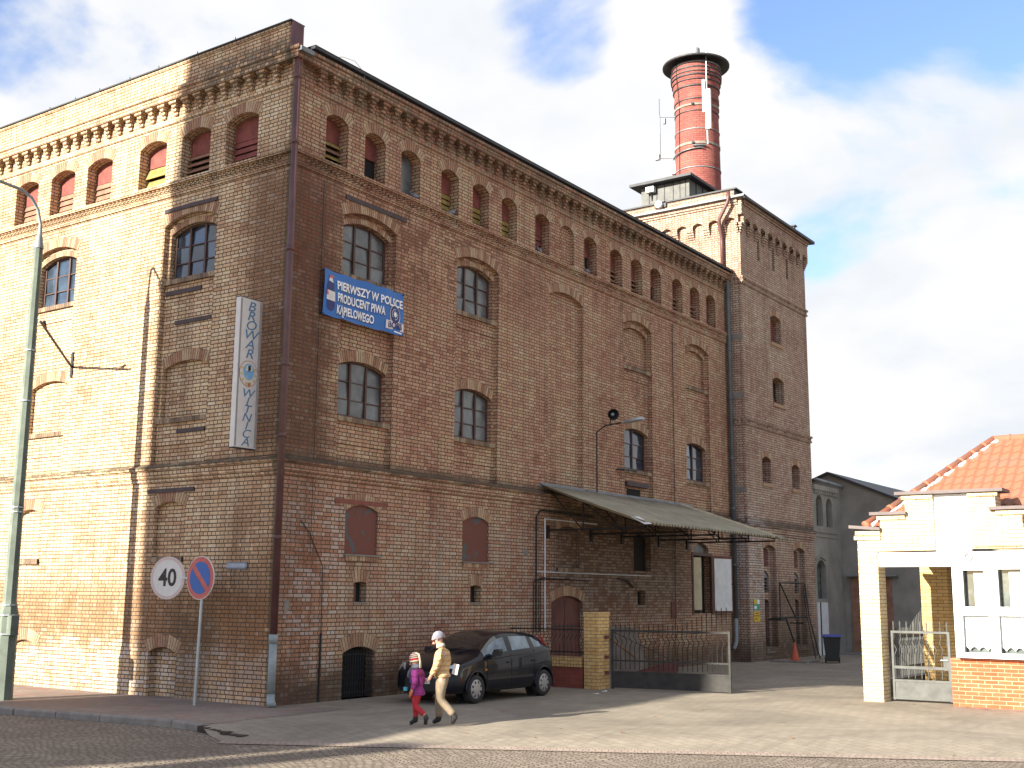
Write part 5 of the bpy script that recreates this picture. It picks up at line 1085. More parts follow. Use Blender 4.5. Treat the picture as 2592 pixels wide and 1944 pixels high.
for a0, a1, z, tl in ((8.74, 9.44, 3.73, 0.05), (9.22, 10.03, 4.07, 0.0), (9.80, 12.08, 4.50, 0.0), (11.78, 12.6, 4.11, 0.0), (12.44, 13.5, 3.73, 0.0)):
    g = MB()
    if a0 < 8.8: g.raw([gf(a, zz, d) for a, o_ in ((a0, 0.06), (a1, 0.0)) for zz, d in ((z + o_, -0.12), (z + 0.07 + o_, -0.12), (z + 0.07 + o_, 0.6), (z + o_, 0.6))], [(0, 1, 5, 4), (1, 2, 6, 5), (2, 3, 7, 6), (3, 0, 4, 7), (0, 3, 2, 1), (4, 5, 6, 7)])
    else: g.box((a0, z, -0.12), (a1, z + 0.07, 0.6), 0, gf)
    g.build('coping', M_['capst'], gh)
# rest of the room: side wall, ceiling over the passage, orange plinth
g = MB(); g.box((10.80, YF, -0.1), (13.3, YF + 0.25, 1.0)); g.build('orange_plinth', M_['orange'], gh)
g = MB(); g.box((11.0, YF + 1.3, -0.1), (11.1, YF + 5.8, 3.0)); g.box((13.2, YF + 0.2, 1.0), (13.3, 15.0, 3.6)); g.build('inner_wall', M_['offwhite'], gh)
g = MB(); g.box((10.7, YF + 0.52, 3.02), (13.2, 15.2, 3.2)); g.build('passage_ceiling', M_['offwhite'], gh)
g = MB(); g.box((9.33, 12.5, -0.1), (9.97, 13.0, 3.0)); g.build('back_pillar', M_['yellow'], gh)
# projecting window unit
wu = MB(); YU = 9.12
def uM(a, z, d): return (a, YU + d, z)
panes = [(11.19, 11.62, 2.08, 2.84), (11.90, 12.36, 2.08, 2.86), (12.62, 13.05, 2.08, 2.86), (11.14, 11.68, 1.13, 1.90), (11.87, 12.40, 1.13, 1.90), (12.6, 13.1, 1.13, 1.90)]
rect = lambda a0, a1, z0, z1: [(a0, z0), (a1, z0), (a1, z1), (a0, z1)]
hl = [rect(*p) for p in panes]; face_holes(wu, uM, rect(10.97, 13.3, 1.02, 2.93), hl, 0)
for h in hl: reveal(wu, uM, h, 0, 0.07)
wu.quad([(10.97, YU, 1.02), (10.97, YU + 1.5, 1.02), (10.97, YU + 1.5, 2.93), (10.97, YU, 2.93)]); wu.quad([(10.97, YU, 1.02), (13.3, YU, 1.02), (13.3, YU + .2, 1.02), (10.97, YU + .2, 1.02)])
wu.quad([(10.97, YU, 2.93), (13.3, YU, 2.93), (13.3, YU + .25, 2.93), (10.97, YU + .25, 2.93)])
wo_ = wu.build('porch_window', M_['white'], gh)
for i, p in enumerate(panes):
    g = MB(); g.box((p[0], p[2], 0.20), (p[1], p[3], 0.21), 0, uM); o = g.build('dark_room', M_['ped_glass'], wo_)
    g = MB()
    if i < 3: g.box((p[0] + 0.2, p[2], 0.12), (p[1], p[3] - 0.06, 0.13), 0, uM)
    else:
        n = 24; pts = []
        for k_ in range(n + 1): t = k_ / n; pts.append((p[0] + (p[1] - p[0]) * t, p[2] + 0.05 + 0.07 * abs(math.cos(3 * math.pi * t))))
        g.prism([(p[0], p[3])] + pts + [(p[1], p[3])], 0.12, 0.13, uM, 0)
    g.build('lace_curtain', M_['curtain'], wo_)
# tiled roof (front hip face with real tile courses)
def tile_plane(name, E0, E1, R0, R1, parent):
    """eave E0->E1, ridge R0->R1; overlapping wavy courses"""
    E0, E1, R0, R1 = map(Vector, (E0, E1, R0, R1)); U = (E1 - E0).normalized(); up_ = (R0 - E0) - U * (R0 - E0).dot(U); H = up_.length; Vv = up_.normalized(); Nn = U.cross(Vv).normalized()
    if Nn.z < 0: Nn = -Nn
    g = MB(); ch_ = 0.32; rows = int(H / ch_) + 1; L0 = (E1 - E0).length; lx0 = (R0 - E0).dot(U); lx1 = (R1 - E0).dot(U)
    tw = 0.22
    for r_ in range(rows):
        v0, v1 = r_ * ch_, min(H, (r_ + 1) * ch_ + 0.04)
        if v0 >= H: break
        xa0 = lx0 * v0 / H; xa1 = L0 + (lx1 - L0) * v0 / H; xb0 = lx0 * min(1, v1 / H); xb1 = L0 + (lx1 - L0) * min(1, v1 / H)
        n = int((xa1 - xa0) / tw * 7); b = len(g.v)
        for i in range(n + 1):
            x = xa0 + (xa1 - xa0) * i / n; ph = (x / tw) % 1.0; hgt = 0.035 * (math.sin(math.pi * min(1, ph / 0.6)) if ph < 0.6 else -0.25 * math.sin(math.pi * (ph - 0.6) / 0.4))
            xt = min(max(x, xb0), xb1)
            g.v.append(tuple(E0 + U * x + Vv * v0 + Nn * (hgt - 0.03))); g.v.append(tuple(E0 + U * x + Vv * v0 + Nn * (hgt + 0.03))); g.v.append(tuple(E0 + U * xt + Vv * v1 + Nn * (hgt - 0.002)))
        for i in range(n): q = b + 3 * i; g.f += [[q, q + 3, q + 4, q + 1], [q + 1, q + 4, q + 5, q + 2]]; g.m += [0, 0]
    return g.build(name, M_['tile_i'], parent, smooth=False)
k = NT('weathered_roof_tiles'); P = k.pos(); nz = k.noise(P, 1.8, 6, 0.7); n2_ = k.noise(P, 9, 4, 0.6)
k.lk(k.mix(k.mr(nz, 0.42, 0.66), (0.36, 0.12, 0.065), (0.24, 0.125, 0.08)), k.b.inputs['Base Color']); k.set(k.b.inputs['Roughness'], 0.85); k.bump(n2_, 0.3, 0.01); M_['tile_i'] = k.mat
E_L, E_R = (9.0, 9.55, 3.85), (15.2, 9.55, 3.85); R_L, R_R = (11.27, 12.4, 6.0), (13.6, 12.4, 6.0)
tile_plane('front_roof_slope', E_L, E_R, R_L, R_R, gh)
tile_plane('left_roof_slope', (9.0, 15.25, 3.85), (9.0, 9.55, 3.85), R_L, R_L, gh)
tile_plane('back_roof_slope', (15.2, 15.25, 3.85), (9.0, 15.25, 3.85), R_R, R_L, gh)
def ridge(p, q, nm):
    p, q = Vector(p), Vector(q); n = int((q - p).length / 0.38)
    for i in range(n):
        a, b = p.lerp(q, i / n), p.lerp(q, (i + 1.08) / n); g = MB(); g.tube([a, a.lerp(b, 0.14), a.lerp(b, 0.16), b], [0.112, 0.112, 0.10, 0.095], 12); g.build(nm, M_['tile_i'], gh, smooth=True)
ridge(E_L, R_L, 'hip_tile'); ridge(R_R, R_L, 'ridge_tile')
# mortar bedding strip under the hip
g = MB(); a, b = Vector(E_L) + Vector((0.17, -0.02, 0.02)), Vector(R_L) + Vector((0.12, -0.03, 0.0)); n = 34
for i in range(n):
    p = a.lerp(b, i / n); q = a.lerp(b, (i + 1) / n); r_ = random.uniform(0.02, 0.045); g.tube([p, q], r_, 5)
g.build('hip_mortar', M_['white'], gh)
# pedestrian gate
pg = empty('pedestrian_gate', 'narrow grey steel wicket gate between gatehouse pillar and orange plinth', 'gate', (9.42, 9.72, 0.0), R(3))
g = MB(); g.box((0, -0.012, 0.07), (1.26, 0.012, 0.45)); g.build('kick_panel', M_['gate'], pg)
g = MB()
for b in (((0, -0.025, 0.05), (1.26, 0.025, 0.09)), ((0, -0.025, 0.43), (1.26, 0.025, 0.48)), ((0, -0.025, 0.71), (1.26, 0.025, 0.77)), ((0, -0.025, 1.48), (1.26, 0.025, 1.53)), ((0, -0.03, 0.04), (0.05, 0.03, 1.53)), ((1.21, -0.03, 0.04), (1.26, 0.03, 1.53))): g.box(*b)
g.box((1.10, -0.02, 0.7), (1.22, 0.02, 1.0)); g.build('frame', M_['gate'], pg)
for i in range(9):
    x = 0.06 + i * 0.143; g = MB(); g.tube([(x, 0, 0.5), (x, 0, 1.0), (x + 0.05, 0, 1.12), (x - 0.03, 0, 1.27), (x, 0, 1.36), (x, 0, 1.70), (x, 0, 1.75)], [0.010] * 5 + [0.016, 0.003], 5); g.build('bar', M_['gate'], pg)
g = MB(); g.tube([(1.05, -0.04, 0.92), (1.2, -0.04, 0.92)], 0.014, 6); g.build('handle', M_['galv'], pg)

# ------------------------------------------------------------------ street lamp and traffic signs
lp = empty('street_lamp', 'tall mossy grey lamp post with a curved arm at the left kerb', 'street lamp', (-5.28, -2.52, -0.02))
def oct_(prof, mb):
    b = len(mb.v); n = 8
    for r_, z in prof:
        for k_ in range(n): t = math.pi * (2 * k_ + 1) / 8; mb.v.append((r_ * math.cos(t), r_ * math.sin(t), z))
    for i in range(len(prof) - 1):
        for k_ in range(n): mb.f.append([b + i * n + k_, b + i * n + (k_ + 1) % n, b + (i + 1) * n + (k_ + 1) % n, b + (i + 1) * n + k_]); mb.m.append(0)
g = MB(); oct_([(0.215, 0), (0.205, 1.75), (0.14, 2.05), (0.115, 6.0), (0.095, 9.75)], g); g.build('post', M_['lamp'], lp)
g = MB(); g.lathe([(0.105, 9.75), (0.10, 9.8), (0.05, 10.1), (0.036, 10.3)], 12); g.build('collar', M_['castiron'], lp, smooth=True)
g = MB(); g.tube([(0, 0, 9.9), (0, 0, 10.3), (0, -0.09, 10.62), (0, -0.27, 10.85), (0, -0.5, 10.96), (0, -1.0, 11.0), (0, -1.7, 11.02)], [0.035] * 6 + [0.03], 8); g.build('arm', M_['castiron'], lp, smooth=True)
g = MB(); g.lathe([(0.0, 0), (0.10, 0.05), (0.13, 0.35), (0.10, 0.62), (0.0, 0.68)], 12); o = g.build('lamp_head', M_['galv'], lp, smooth=True); o.location = (0, -1.65, 11.02); o.rotation_euler = (R(90), 0, 0)
for z, r_ in ((1.74, 0.212), (1.35, 0.214), (1.95, 0.165), (3.9, 0.135), (6.3, 0.122), (7.42, 0.118), (4.0, 0.133)):
    g = MB(); g.lathe([(r_, z), (r_ + 0.012, z), (r_ + 0.012, z + 0.03), (r_, z + 0.03)], 12); g.build('steel_band', M_['galv'], lp)
g = MB(); g.box((0.10, -0.12, 1.35), (0.30, 0.06, 1.75)); g.build('service_box', M_['lamp'], lp)
g = MB(); g.tube([(-0.1, 0, 4.02), (-0.22, 0, 4.2)], 0.01, 5); g.tube([(0.1, 0, 4.02), (0.2, 0, 4.2)], 0.01, 5); g.build('old_clip', M_['iron'], lp)

sn = empty('traffic_sign_post', 'grey pole carrying a round 40 sign and a blue no-parking sign', 'sign post', (-1.32, -0.80, 0.0))
g = MB(); g.tube([(0, 0, 0), (0.045, 0, 2.1), (0.055, 0, 2.9)], 0.032, 10); g.build('pole', M_['galv'], sn)
def rsign(name, cx, rz, face):
    h = bpy.data.objects.new(name, None)
    g = MB(); n = 40; rr = 0.44
    g.prism([(rr * math.cos(2 * math.pi * k_ / n), rr * math.sin(2 * math.pi * k_ / n)) for k_ in range(n)], -0.006, 0.012, lambda a, z, d: (a, d, z), 0)
    o = g.build(name, M_['signwhite'], sn); o.location = (cx[0], cx[1], cx[2]); o.rotation_euler = (0, 0, rz); return o
s1 = rsign('speed_limit_sign', (-0.96, -0.07, 2.53), R(12), 40); s1['label'] = 'round faded sign with black 40'
fM = lambda a, z, d: (a, -0.008 + d, z)
g = MB(); n = 40
face_holes(g, fM, [(0.43 * math.cos(2 * math.pi * k_ / n), 0.43 * math.sin(2 * math.pi * k_ / n)) for k_ in range(n)], [[(0.375 * math.cos(2 * math.pi * k_ / n), 0.375 * math.sin(2 * math.pi * k_ / n)) for k_ in range(n)]], 0.0); g.build('faded_rim', plain('faded_pink', (0.58, 0.44, 0.40), 0.6, 0, 0.1, 5), s1)
g = MB(); add_text(g, '40', 0.50, fM, -0.0, -0.01, -0.002, 0.92, extrude=0.001, bold=0.010); g.build('numerals', M_['black'], s1)
s2 = rsign('no_parking_sign', (0.055, -0.07, 2.53), R(-3), 0); s2['label'] = 'blue disc with red rim and one diagonal bar'
g = MB(); disc(g, fM, 0, 0, 0.425, 0.0, 0, 40, depth=0.002); g.build('red_field', M_['red'], s2)
def halfd(sgn):
    pts = []; 
    for k_ in range(25): t = R(-45 - 0) + math.pi * k_ / 24; pts.append((0.325 * math.cos(t), 0.325 * math.sin(t)))
    # cut off by the bar of half width .055 : keep points beyond the bar
    nrm = Vector((math.cos(R(45)), math.sin(R(45)))); out = []
    th0 = math.asin(0.06 / 0.325)
    for k_ in range(25): t = R(-45) + th0 + (math.pi - 2 * th0) * k_ / 24; out.append((sgn * 0.325 * math.cos(t), sgn * 0.325 * math.sin(t)))
    return out
g = MB()
for sgn in (1, -1): g.prism(halfd(sgn), -0.008, -0.003, fM, 0)
g.build('blue_field', M_['signblue'], s2)
g = MB(); g.box((-0.55, 0.0, 0), (0.06, 0.02, 0.03)); o = g.build('cross_bracket', M_['galv'], sn); o.location = (0, -0.05, 2.52)
# mirror so the bar runs from upper left to lower right (as seen from the front)
# ------------------------------------------------------------------ unseen shade casters across the street, shaped to throw the big shade
def cst(x, y, z=0.0, Y=-30.0): t = (y - Y) / SUN.y; return (x - SUN.x * t, z - SUN.z * t)
pts = [cst(-4.3, -30, 0), cst(-4.3, 0, 9.0), cst(-3.9, 0, 12.5), cst(-3.45, 0, 15.2), cst(-2.2, 0, 16.6), cst(-0.3, 0, 15.6), (-7.0, 24.0), (-3.0, 20.5), (-2.0, 18.8), (-2.9, 17.6), (-4.55, 17.2), cst(5.05, 9.4, 0), cst(5.45, 5, 0), cst(5.05, 1.4, 0), cst(4.72, -1.2, 0), cst(4.4, -3, 0), cst(3.9, -4.9, 0), cst(2.2, -8.6, 0), (cst(2.2, -8.6, 0)[0], -0.1)]
pts[0] = (cst(-4.3, 0, 9.0)[0], -0.1)
g = MB(); face_holes(g, lambda a, z, d: (a, -30 - d, z), pts, [], 0); face_holes(g, lambda a, z, d: (a, -30 - d, z), pts, [], 1.0); reveal(g, lambda a, z, d: (a, -30 - d, z), pts, 0, 1.0)
tag(g.build('street_shade_caster', M_['render']), 'unseen slab across the street, outline shaped to throw shade on the corner', 'building')  # added unseen slab; outline traced back from the shade edges
a_, z_ = cst(5.8, -2.6, 0); g = MB(); g.box((a_ - 0.75, -30.4, -0.1), (a_ - 0.05, -29.7, z_)); tag(g.build('streak_shade_caster', M_['render']), 'unseen block added across the street to cast a thin shadow streak', 'pillar')  # unseen block added to cast the dark streak in the foreground

# ------------------------------------------------------------------ parked car
car = empty('parked_car', 'black five door hatchback parked facing the street by the yard wall', 'car', (1.91, 2.38, 0.0))
def paint():
    k = NT('black_car_paint'); k.set(k.b.inputs['Base Color'], (0.006, 0.007, 0.012)); k.set(k.b.inputs['Roughness'], 0.28); k.set(k.b.inputs['Coat Weight'], 0.4); k.set(k.b.inputs['Coat Roughness'], 0.02); k.set(k.b.inputs['Specular IOR Level'], 0.1)
    P = k.pos(); k.bump(k.noise(P, 2.5, 2), 0.04, 0.02); return k.mat
M_['paint'] = paint()
M_['carglass'] = glass_mat('car_glass', (0.012, 0.014, 0.016), 0.03, 1.0); M_['carglass'].node_tree.nodes['Principled BSDF'].inputs['IOR'].default_value = 1.6; M_['sideglass'] = glass_mat('sky_bright_side_glass', (0.16, 0.20, 0.24), 0.02, 1.0); M_['sideglass'].node_tree.nodes['Principled BSDF'].inputs['Metallic'].default_value = 0.75  # side panes brightened by a metallic grey-blue base to show more sky reflection
M_['tyre'] = plain('tyre_rubber', (0.02, 0.02, 0.02), 0.85); M_['alloy'] = plain('silver_wheel_cover', (0.36, 0.36, 0.37), 0.4, 0.6, 0.1, 8)
M_['headlamp'] = plain('headlamp_lens', (0.45, 0.48, 0.50), 0.12, 0.3, 0.3, 30); M_['taillamp'] = plain('red_lamp_lens', (0.35, 0.02, 0.03), 0.15, 0, 0.1, 20); M_['amber'] = plain('amber_lens', (0.6, 0.16, 0.01), 0.3); M_['plastic'] = plain('black_trim', (0.012, 0.012, 0.012), 0.6)
# stations: y, half width, bottom, belt, half roof width, roof/hood height
ST = [(0.00, 0.50, 0.32, 0.52, 0.42, 0.60), (0.05, 0.68, 0.22, 0.62, 0.55, 0.70), (0.20, 0.79, 0.20, 0.72, 0.63, 0.80), (0.45, 0.82, 0.19, 0.79, 0.67, 0.89), (0.85, 0.835, 0.19, 0.87, 0.70, 0.97), (1.02, 0.84, 0.19, 0.91, 0.72, 1.01),
      (1.12, 0.84, 0.19, 0.925, 0.70, 1.08), (1.45, 0.84, 0.19, 0.945, 0.645, 1.28), (1.78, 0.84, 0.19, 0.96, 0.60, 1.425), (2.05, 0.84, 0.19, 0.975, 0.59, 1.46), (2.16, 0.84, 0.19, 0.98, 0.59, 1.465), (2.60, 0.84, 0.19, 1.01, 0.585, 1.46), (2.95, 0.84, 0.19, 1.03, 0.58, 1.44), (3.05, 0.84, 0.19, 1.04, 0.575, 1.43),
      (3.42, 0.825, 0.20, 1.07, 0.56, 1.375), (3.58, 0.815, 0.21, 1.08, 0.565, 1.31), (3.76, 0.80, 0.24, 1.06, 0.60, 1.13), (3.86, 0.77, 0.30, 0.86, 0.62, 0.93), (3.93, 0.70, 0.36, 0.60, 0.55, 0.66)]
bm = bmesh.new(); rows = []
for (y, w_, zb, zbe, wr, zr) in ST:
    half = [(0, zb), (w_ * 0.80, zb), (w_ * 0.965, zb + 0.05), (w_ * 1.0, zb + 0.25 * (zbe - zb)), (w_ * 1.005, zb + 0.60 * (zbe - zb)), (w_ * 0.975, zbe - 0.06), (w_ * 0.945, zbe), (wr + 0.035, zr - 0.06 if zr - zbe > 0.12 else zbe + (zr - zbe) * 0.35), (wr * 0.92, zr - 0.022 if zr - zbe > 0.12 else zbe + (zr - zbe) * 0.7), (0, zr)]
    ring = [bm.verts.new((x, y, z)) for x, z in half] + [bm.verts.new((-x, y, z)) for x, z in half[-2:0:-1]]
    rows.append(ring)
nR = len(rows[0])
for i in range(len(rows) - 1):
    for k_ in range(nR):
        f = bm.faces.new((rows[i][k_], rows[i][(k_ + 1) % nR], rows[i + 1][(k_ + 1) % nR], rows[i + 1][k_])); f.smooth = True
        kk = k_ if k_ < 9 else nR - 1 - k_
        f.material_index = 0
        if kk == 6 and 6 <= i <= 14 and i not in (9, 12, 14): f.material_index = 1          # side windows
        if kk in (7, 8) and 6 <= i <= 7: f.material_index = 2                   # windscreen
        if kk in (7, 8) and i == 15: f.material_index = 3                        # rear window
        if kk <= 1: f.material_index = 4
bm.faces.new(rows[0][::-1]).material_index = 4; bm.faces.new(rows[-1])
me = bpy.data.meshes.new('body'); bmesh.ops.recalc_face_normals(bm, faces=bm.faces); bm.to_mesh(me); bm.free()
for m in ('paint', 'carglass', 'carglass', 'carglass', 'plastic'): me.materials.append(M_[m])
tmp = bpy.data.objects.new('tmp', me); C.objects.link(tmp); md = tmp.modifiers.new('s', 'SUBSURF'); md.levels = 2; md.render_levels = 2
dg = bpy.context.evaluated_depsgraph_get(); sm = bpy.data.meshes.new_from_object(tmp.evaluated_get(dg)); bpy.data.objects.remove(tmp)
def take(name, idxs, keep=lambda c: True, parent=car, mat=None):
    b = bmesh.new(); b.from_mesh(sm); dele = [f for f in b.faces if f.material_index not in idxs or not keep(f.calc_center_median())]
    bmesh.ops.delete(b, geom=dele, context='FACES'); m_ = bpy.data.meshes.new(name); b.to_mesh(m_); b.free()
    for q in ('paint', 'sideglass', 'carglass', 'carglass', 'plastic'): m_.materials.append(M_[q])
    o = bpy.data.objects.new(name, m_); C.objects.link(o); o.parent = parent; return o
WY = (0.83, 3.40)
def not_arch(c): return not (abs(c.x) > 0.55 and any((c.y - wy_) ** 2 + (c.z - 0.30) ** 2 < 0.345 ** 2 for wy_ in WY))
body = take('body', (0, 4), not_arch)
take('windscreen', (2,)); take('rear_window', (3,))
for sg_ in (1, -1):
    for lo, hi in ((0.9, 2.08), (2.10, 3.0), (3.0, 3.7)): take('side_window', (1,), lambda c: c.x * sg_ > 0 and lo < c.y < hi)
for x in (1, -1):
    for wy_ in WY:
        g = MB(); n = 22
        arc = [(wy_ + 0.355 * math.cos(math.pi * (i / n) * 1.16 - 0.25), 0.30 + 0.355 * math.sin(math.pi * (i / n) * 1.16 - 0.25)) for i in range(n + 1)]
        g.tube([(x * (0.835), a, b) for a, b in arc], 0.022, 6); g.build('arch_lip', M_['paint'], car, smooth=True)
        g = MB(); n = 24
        g.raw([(x * 0.55, wy_ + 0.37 * math.cos(2 * math.pi * i / n), 0.30 + 0.37 * math.sin(2 * math.pi * i / n)) for i in range(n)], [tuple(range(n))]); g.build('wheel_housing', M_['plastic'], car)
        wh = MB()
        prof = [(0.20, -0.09), (0.275, -0.095), (0.292, -0.06), (0.295, 0.0), (0.292, 0.06), (0.275, 0.095), (0.20, 0.09)]
        b = len(wh.v); n = 32
        for r_, d in prof:
            for i in range(n): t = 2 * math.pi * i / n; wh.v.append((d, r_ * math.cos(t), r_ * math.sin(t)))
        for j in range(len(prof) - 1):
            for i in range(n): wh.f.append([b + j * n + i, b + j * n + (i + 1) % n, b + (j + 1) * n + (i + 1) % n, b + (j + 1) * n + i]); wh.m.append(0)
        o = wh.build('wheel', M_['tyre'], car, smooth=True); o.location = (x * 0.75, wy_, 0.295)
        cv = MB(); cxs = x * 0.088; n = 48
        vs = [(cxs + x * 0.012, 0, 0)]; rr_ = [0.07, 0.115, 0.175, 0.205]
        for j, r_ in enumerate(rr_):
            for i in range(n): t = 2 * math.pi * i / n; vs.append((cxs + x * (0.012, 0.008, 0.004, -0.01)[j], r_ * math.cos(t), r_ * math.sin(t)))
        fs = [(0, 1 + i, 1 + (i + 1) % n) for i in range(n)]
        for j in range(3):
            for i in range(n):
                if j == 1 and (i % 6) in (2, 3): continue
                fs.append((1 + j * n + i, 1 + j * n + (i + 1) % n, 1 + (j + 1) * n + (i + 1) % n, 1 + (j + 1) * n + i))
        cv.raw(vs, fs); cv.build('wheel_cover', M_['alloy'], o)
        bk = MB(); n = 20; bk.raw([(x * 0.06, 0.21 * math.cos(2 * math.pi * i / n), 0.21 * math.sin(2 * math.pi * i / n)) for i in range(n)], [tuple(range(n))]); bk.build('brake_disc', M_['plastic'], o)
for x in (1, -1):
    g = MB(); g.raw([(x * 0.48, 0.05, 0.56), (x * 0.68, 0.12, 0.56), (x * 0.755, 0.22, 0.64), (x * 0.755, 0.34, 0.80), (x * 0.66, 0.27, 0.81), (x * 0.50, 0.11, 0.70)], [(0, 1, 2, 3, 4, 5)]); 
    o = g.build('headlight', M_['headlamp'], car); md = o.modifiers.new('t', 'SOLIDIFY'); md.thickness = 0.045; md.offset = 0
    g = MB(); g.raw([(x * 0.79, 3.68, 0.86), (x * 0.66, 3.88, 0.86), (x * 0.60, 3.76, 1.10), (x * 0.57, 3.60, 1.34), (x * 0.63, 3.50, 1.33), (x * 0.72, 3.62, 1.08)], [(0, 1, 2, 3, 4, 5)]); o = g.build('tail_light', M_['taillamp'], car); md = o.modifiers.new('t', 'SOLIDIFY'); md.thickness = 0.04; md.offset = 0
    g = MB(); mirr = [(0.86, 1.42, 0.95), (1.00, 1.42, 0.96), (1.02, 1.44, 1.06), (0.99, 1.46, 1.10), (0.87, 1.46, 1.09), (0.84, 1.44, 1.0)]
    g.raw([(x * a, b - 0.08, c) for a, b, c in mirr] + [(x * a, b + 0.07, c) for a, b, c in mirr], [tuple(range(6)), tuple(range(6, 12))[::-1]] + [(i, (i + 1) % 6, 6 + (i + 1) % 6, 6 + i) for i in range(6)]); g.box((min(x * 0.76, x * 0.88), 1.36, 0.93), (max(x * 0.76, x * 0.88), 1.46, 0.98)); g.build('wing_mirror', M_['plastic'], car)
    for yd in (1.95, 2.92):
        g = MB(); g.tube([(x * 0.85, yd, 0.80), (x * 0.868, yd + 0.03, 0.802), (x * 0.868, yd + 0.16, 0.808), (x * 0.85, yd + 0.19, 0.81)], 0.014, 6); g.build('door_handle', M_['plastic'], car)
    g = MB(); g.box((min(x * 0.838, x * 0.852), 1.20, 0.46), (max(x * 0.838, x * 0.852), 2.95, 0.51)); g.build('rubbing_strip', M_['plastic'], car)
    g = MB(); g.box((min(x * 0.838, x * 0.85), 1.12, 0.66), (max(x * 0.838, x * 0.85), 1.19, 0.69)); g.build('side_repeater', M_['amber'], car)
    for yd, z0, z1 in ((1.22, 0.26, 0.92), (2.11, 0.26, 0.98), (3.02, 0.60, 1.03)):
        g = MB(); g.tube([(x * 0.829, yd, z0), (x * 0.845, yd, 0.55), (x * 0.836, yd, 0.8), (x * 0.80, yd, z1)], 0.0045, 4); g.build('door_gap', M_['dark'], car)
g = MB(); g.box((-0.40, -0.01, 0.28), (0.40, 0.05, 0.44)); g.box((-0.26, 0.0, 0.60), (0.26, 0.075, 0.66)); g.build('grille', M_['plastic'], car)
g = MB(); g.box((-0.26, -0.035, 0.42), (0.26, -0.012, 0.53)); npo = g.build('number_plate', M_['signwhite'], car)
g = MB(); g.box((-0.26, -0.039, 0.42), (-0.20, -0.036, 0.53)); g.build('country_band', M_['signblue'], npo)
g = MB(); add_text(g, 'FG 52781', 0.11, lambda a, z, d: (a, -0.038 + d, z), 0.03, 0.475, 0.0, 0.9, extrude=0.001); g.build('numerals', M_['black'], npo)
g = MB(); g.tube([(-0.35, 1.08, 1.06), (0.25, 1.15, 1.12)], 0.012, 5); g.tube([(0.1, 1.02, 1.04), (0.62, 1.2, 1.13)], 0.012, 5); g.build('wiper', M_['plastic'], car)

# ------------------------------------------------------------------ people
def skin_mesh(chains, sub=2, root=0):
    """chains: list of [(x,y,z,rx,ry)...]; points with identical coordinates are joined"""
    vs = []; rr = []; es = []; key = {}
    for ch_ in chains:
        prev = None
        for p in ch_:
            c = (round(p[0], 4), round(p[1], 4), round(p[2], 4)); r_ = (p[3], p[4] if len(p) > 4 else p[3])
            if c not in key: key[c] = len(vs); vs.append(c); rr.append(r_)
            i = key[c]
            if prev is not None and prev != i: es.append((prev, i))
            prev = i
    me = bpy.data.meshes.new('t'); me.from_pydata(vs, es, []); o = bpy.data.objects.new('t', me); C.objects.link(o)
    md = o.modifiers.new('k', 'SKIN'); md.use_smooth_shade = True; md.branch_smoothing = 0.6
    for i, v in enumerate(me.skin_vertices[0].data): v.radius = rr[i]; v.use_root = (i == root)
    m2 = o.modifiers.new('s', 'SUBSURF'); m2.levels = sub; m2.render_levels = sub
    dg = bpy.context.evaluated_depsgraph_get(); r_ = bpy.data.meshes.new_from_object(o.evaluated_get(dg)); bpy.data.objects.remove(o); return r_
def join_mesh(name, meshes, mats, parent):
    b = bmesh.new()
    for i, m in enumerate(meshes):
        n0 = len(b.faces); b.from_mesh(m); b.faces.ensure_lookup_table()
        for f in b.faces[n0:]: f.material_index = min(i, len(mats) - 1) if len(mats) > 1 else 0; f.smooth = True
        bpy.data.meshes.remove(m)
    me = bpy.data.meshes.new(name); b.to_mesh(me); b.free()
    for m in mats: me.materials.append(m)
    o = bpy.data.objects.new(name, me); C.objects.link(o)
    if parent: o.parent = parent
    return o
def ellip(name, c, r, mat, parent, rot=(0, 0, 0), seg=20, cut=None):
    b = bmesh.new(); bmesh.ops.create_uvsphere(b, u_segments=seg, v_segments=seg // 2 + 2, radius=1.0)
    for v in b.verts: v.co = Vector((v.co.x * r[0], v.co.y * r[1], v.co.z * r[2]))
    if cut is not None: bmesh.ops.delete(b, geom=[v for v in b.verts if v.co.z < cut], context='VERTS')
    for f in b.faces: f.smooth = True
    me = bpy.data.meshes.new(name); b.to_mesh(me); b.free(); me.materials.append(mat); o = bpy.data.objects.new(name, me); C.objects.link(o); o.location = c; o.rotation_euler = rot
    if parent: o.parent = parent
    return o
M_['skin'] = plain('skin', (0.50, 0.27, 0.19), 0.6, 0, 0.06, 20)
def cloth(name, c, var=0.12, sc_=9, b_=0.25):
    k = NT(name); P = k.pos(); k.lk(k.mix(k.mr(k.noise(P, sc_, 5), 0.3, 0.7), tuple(x * (1 - var) for x in c), tuple(x * (1 + var) for x in c)), k.b.inputs['Base Color']); k.set(k.b.inputs['Roughness'], 0.85); k.bump(k.noise(P, 14, 4, 0.6, 0.5), b_ * 2, 0.03); return k.mat
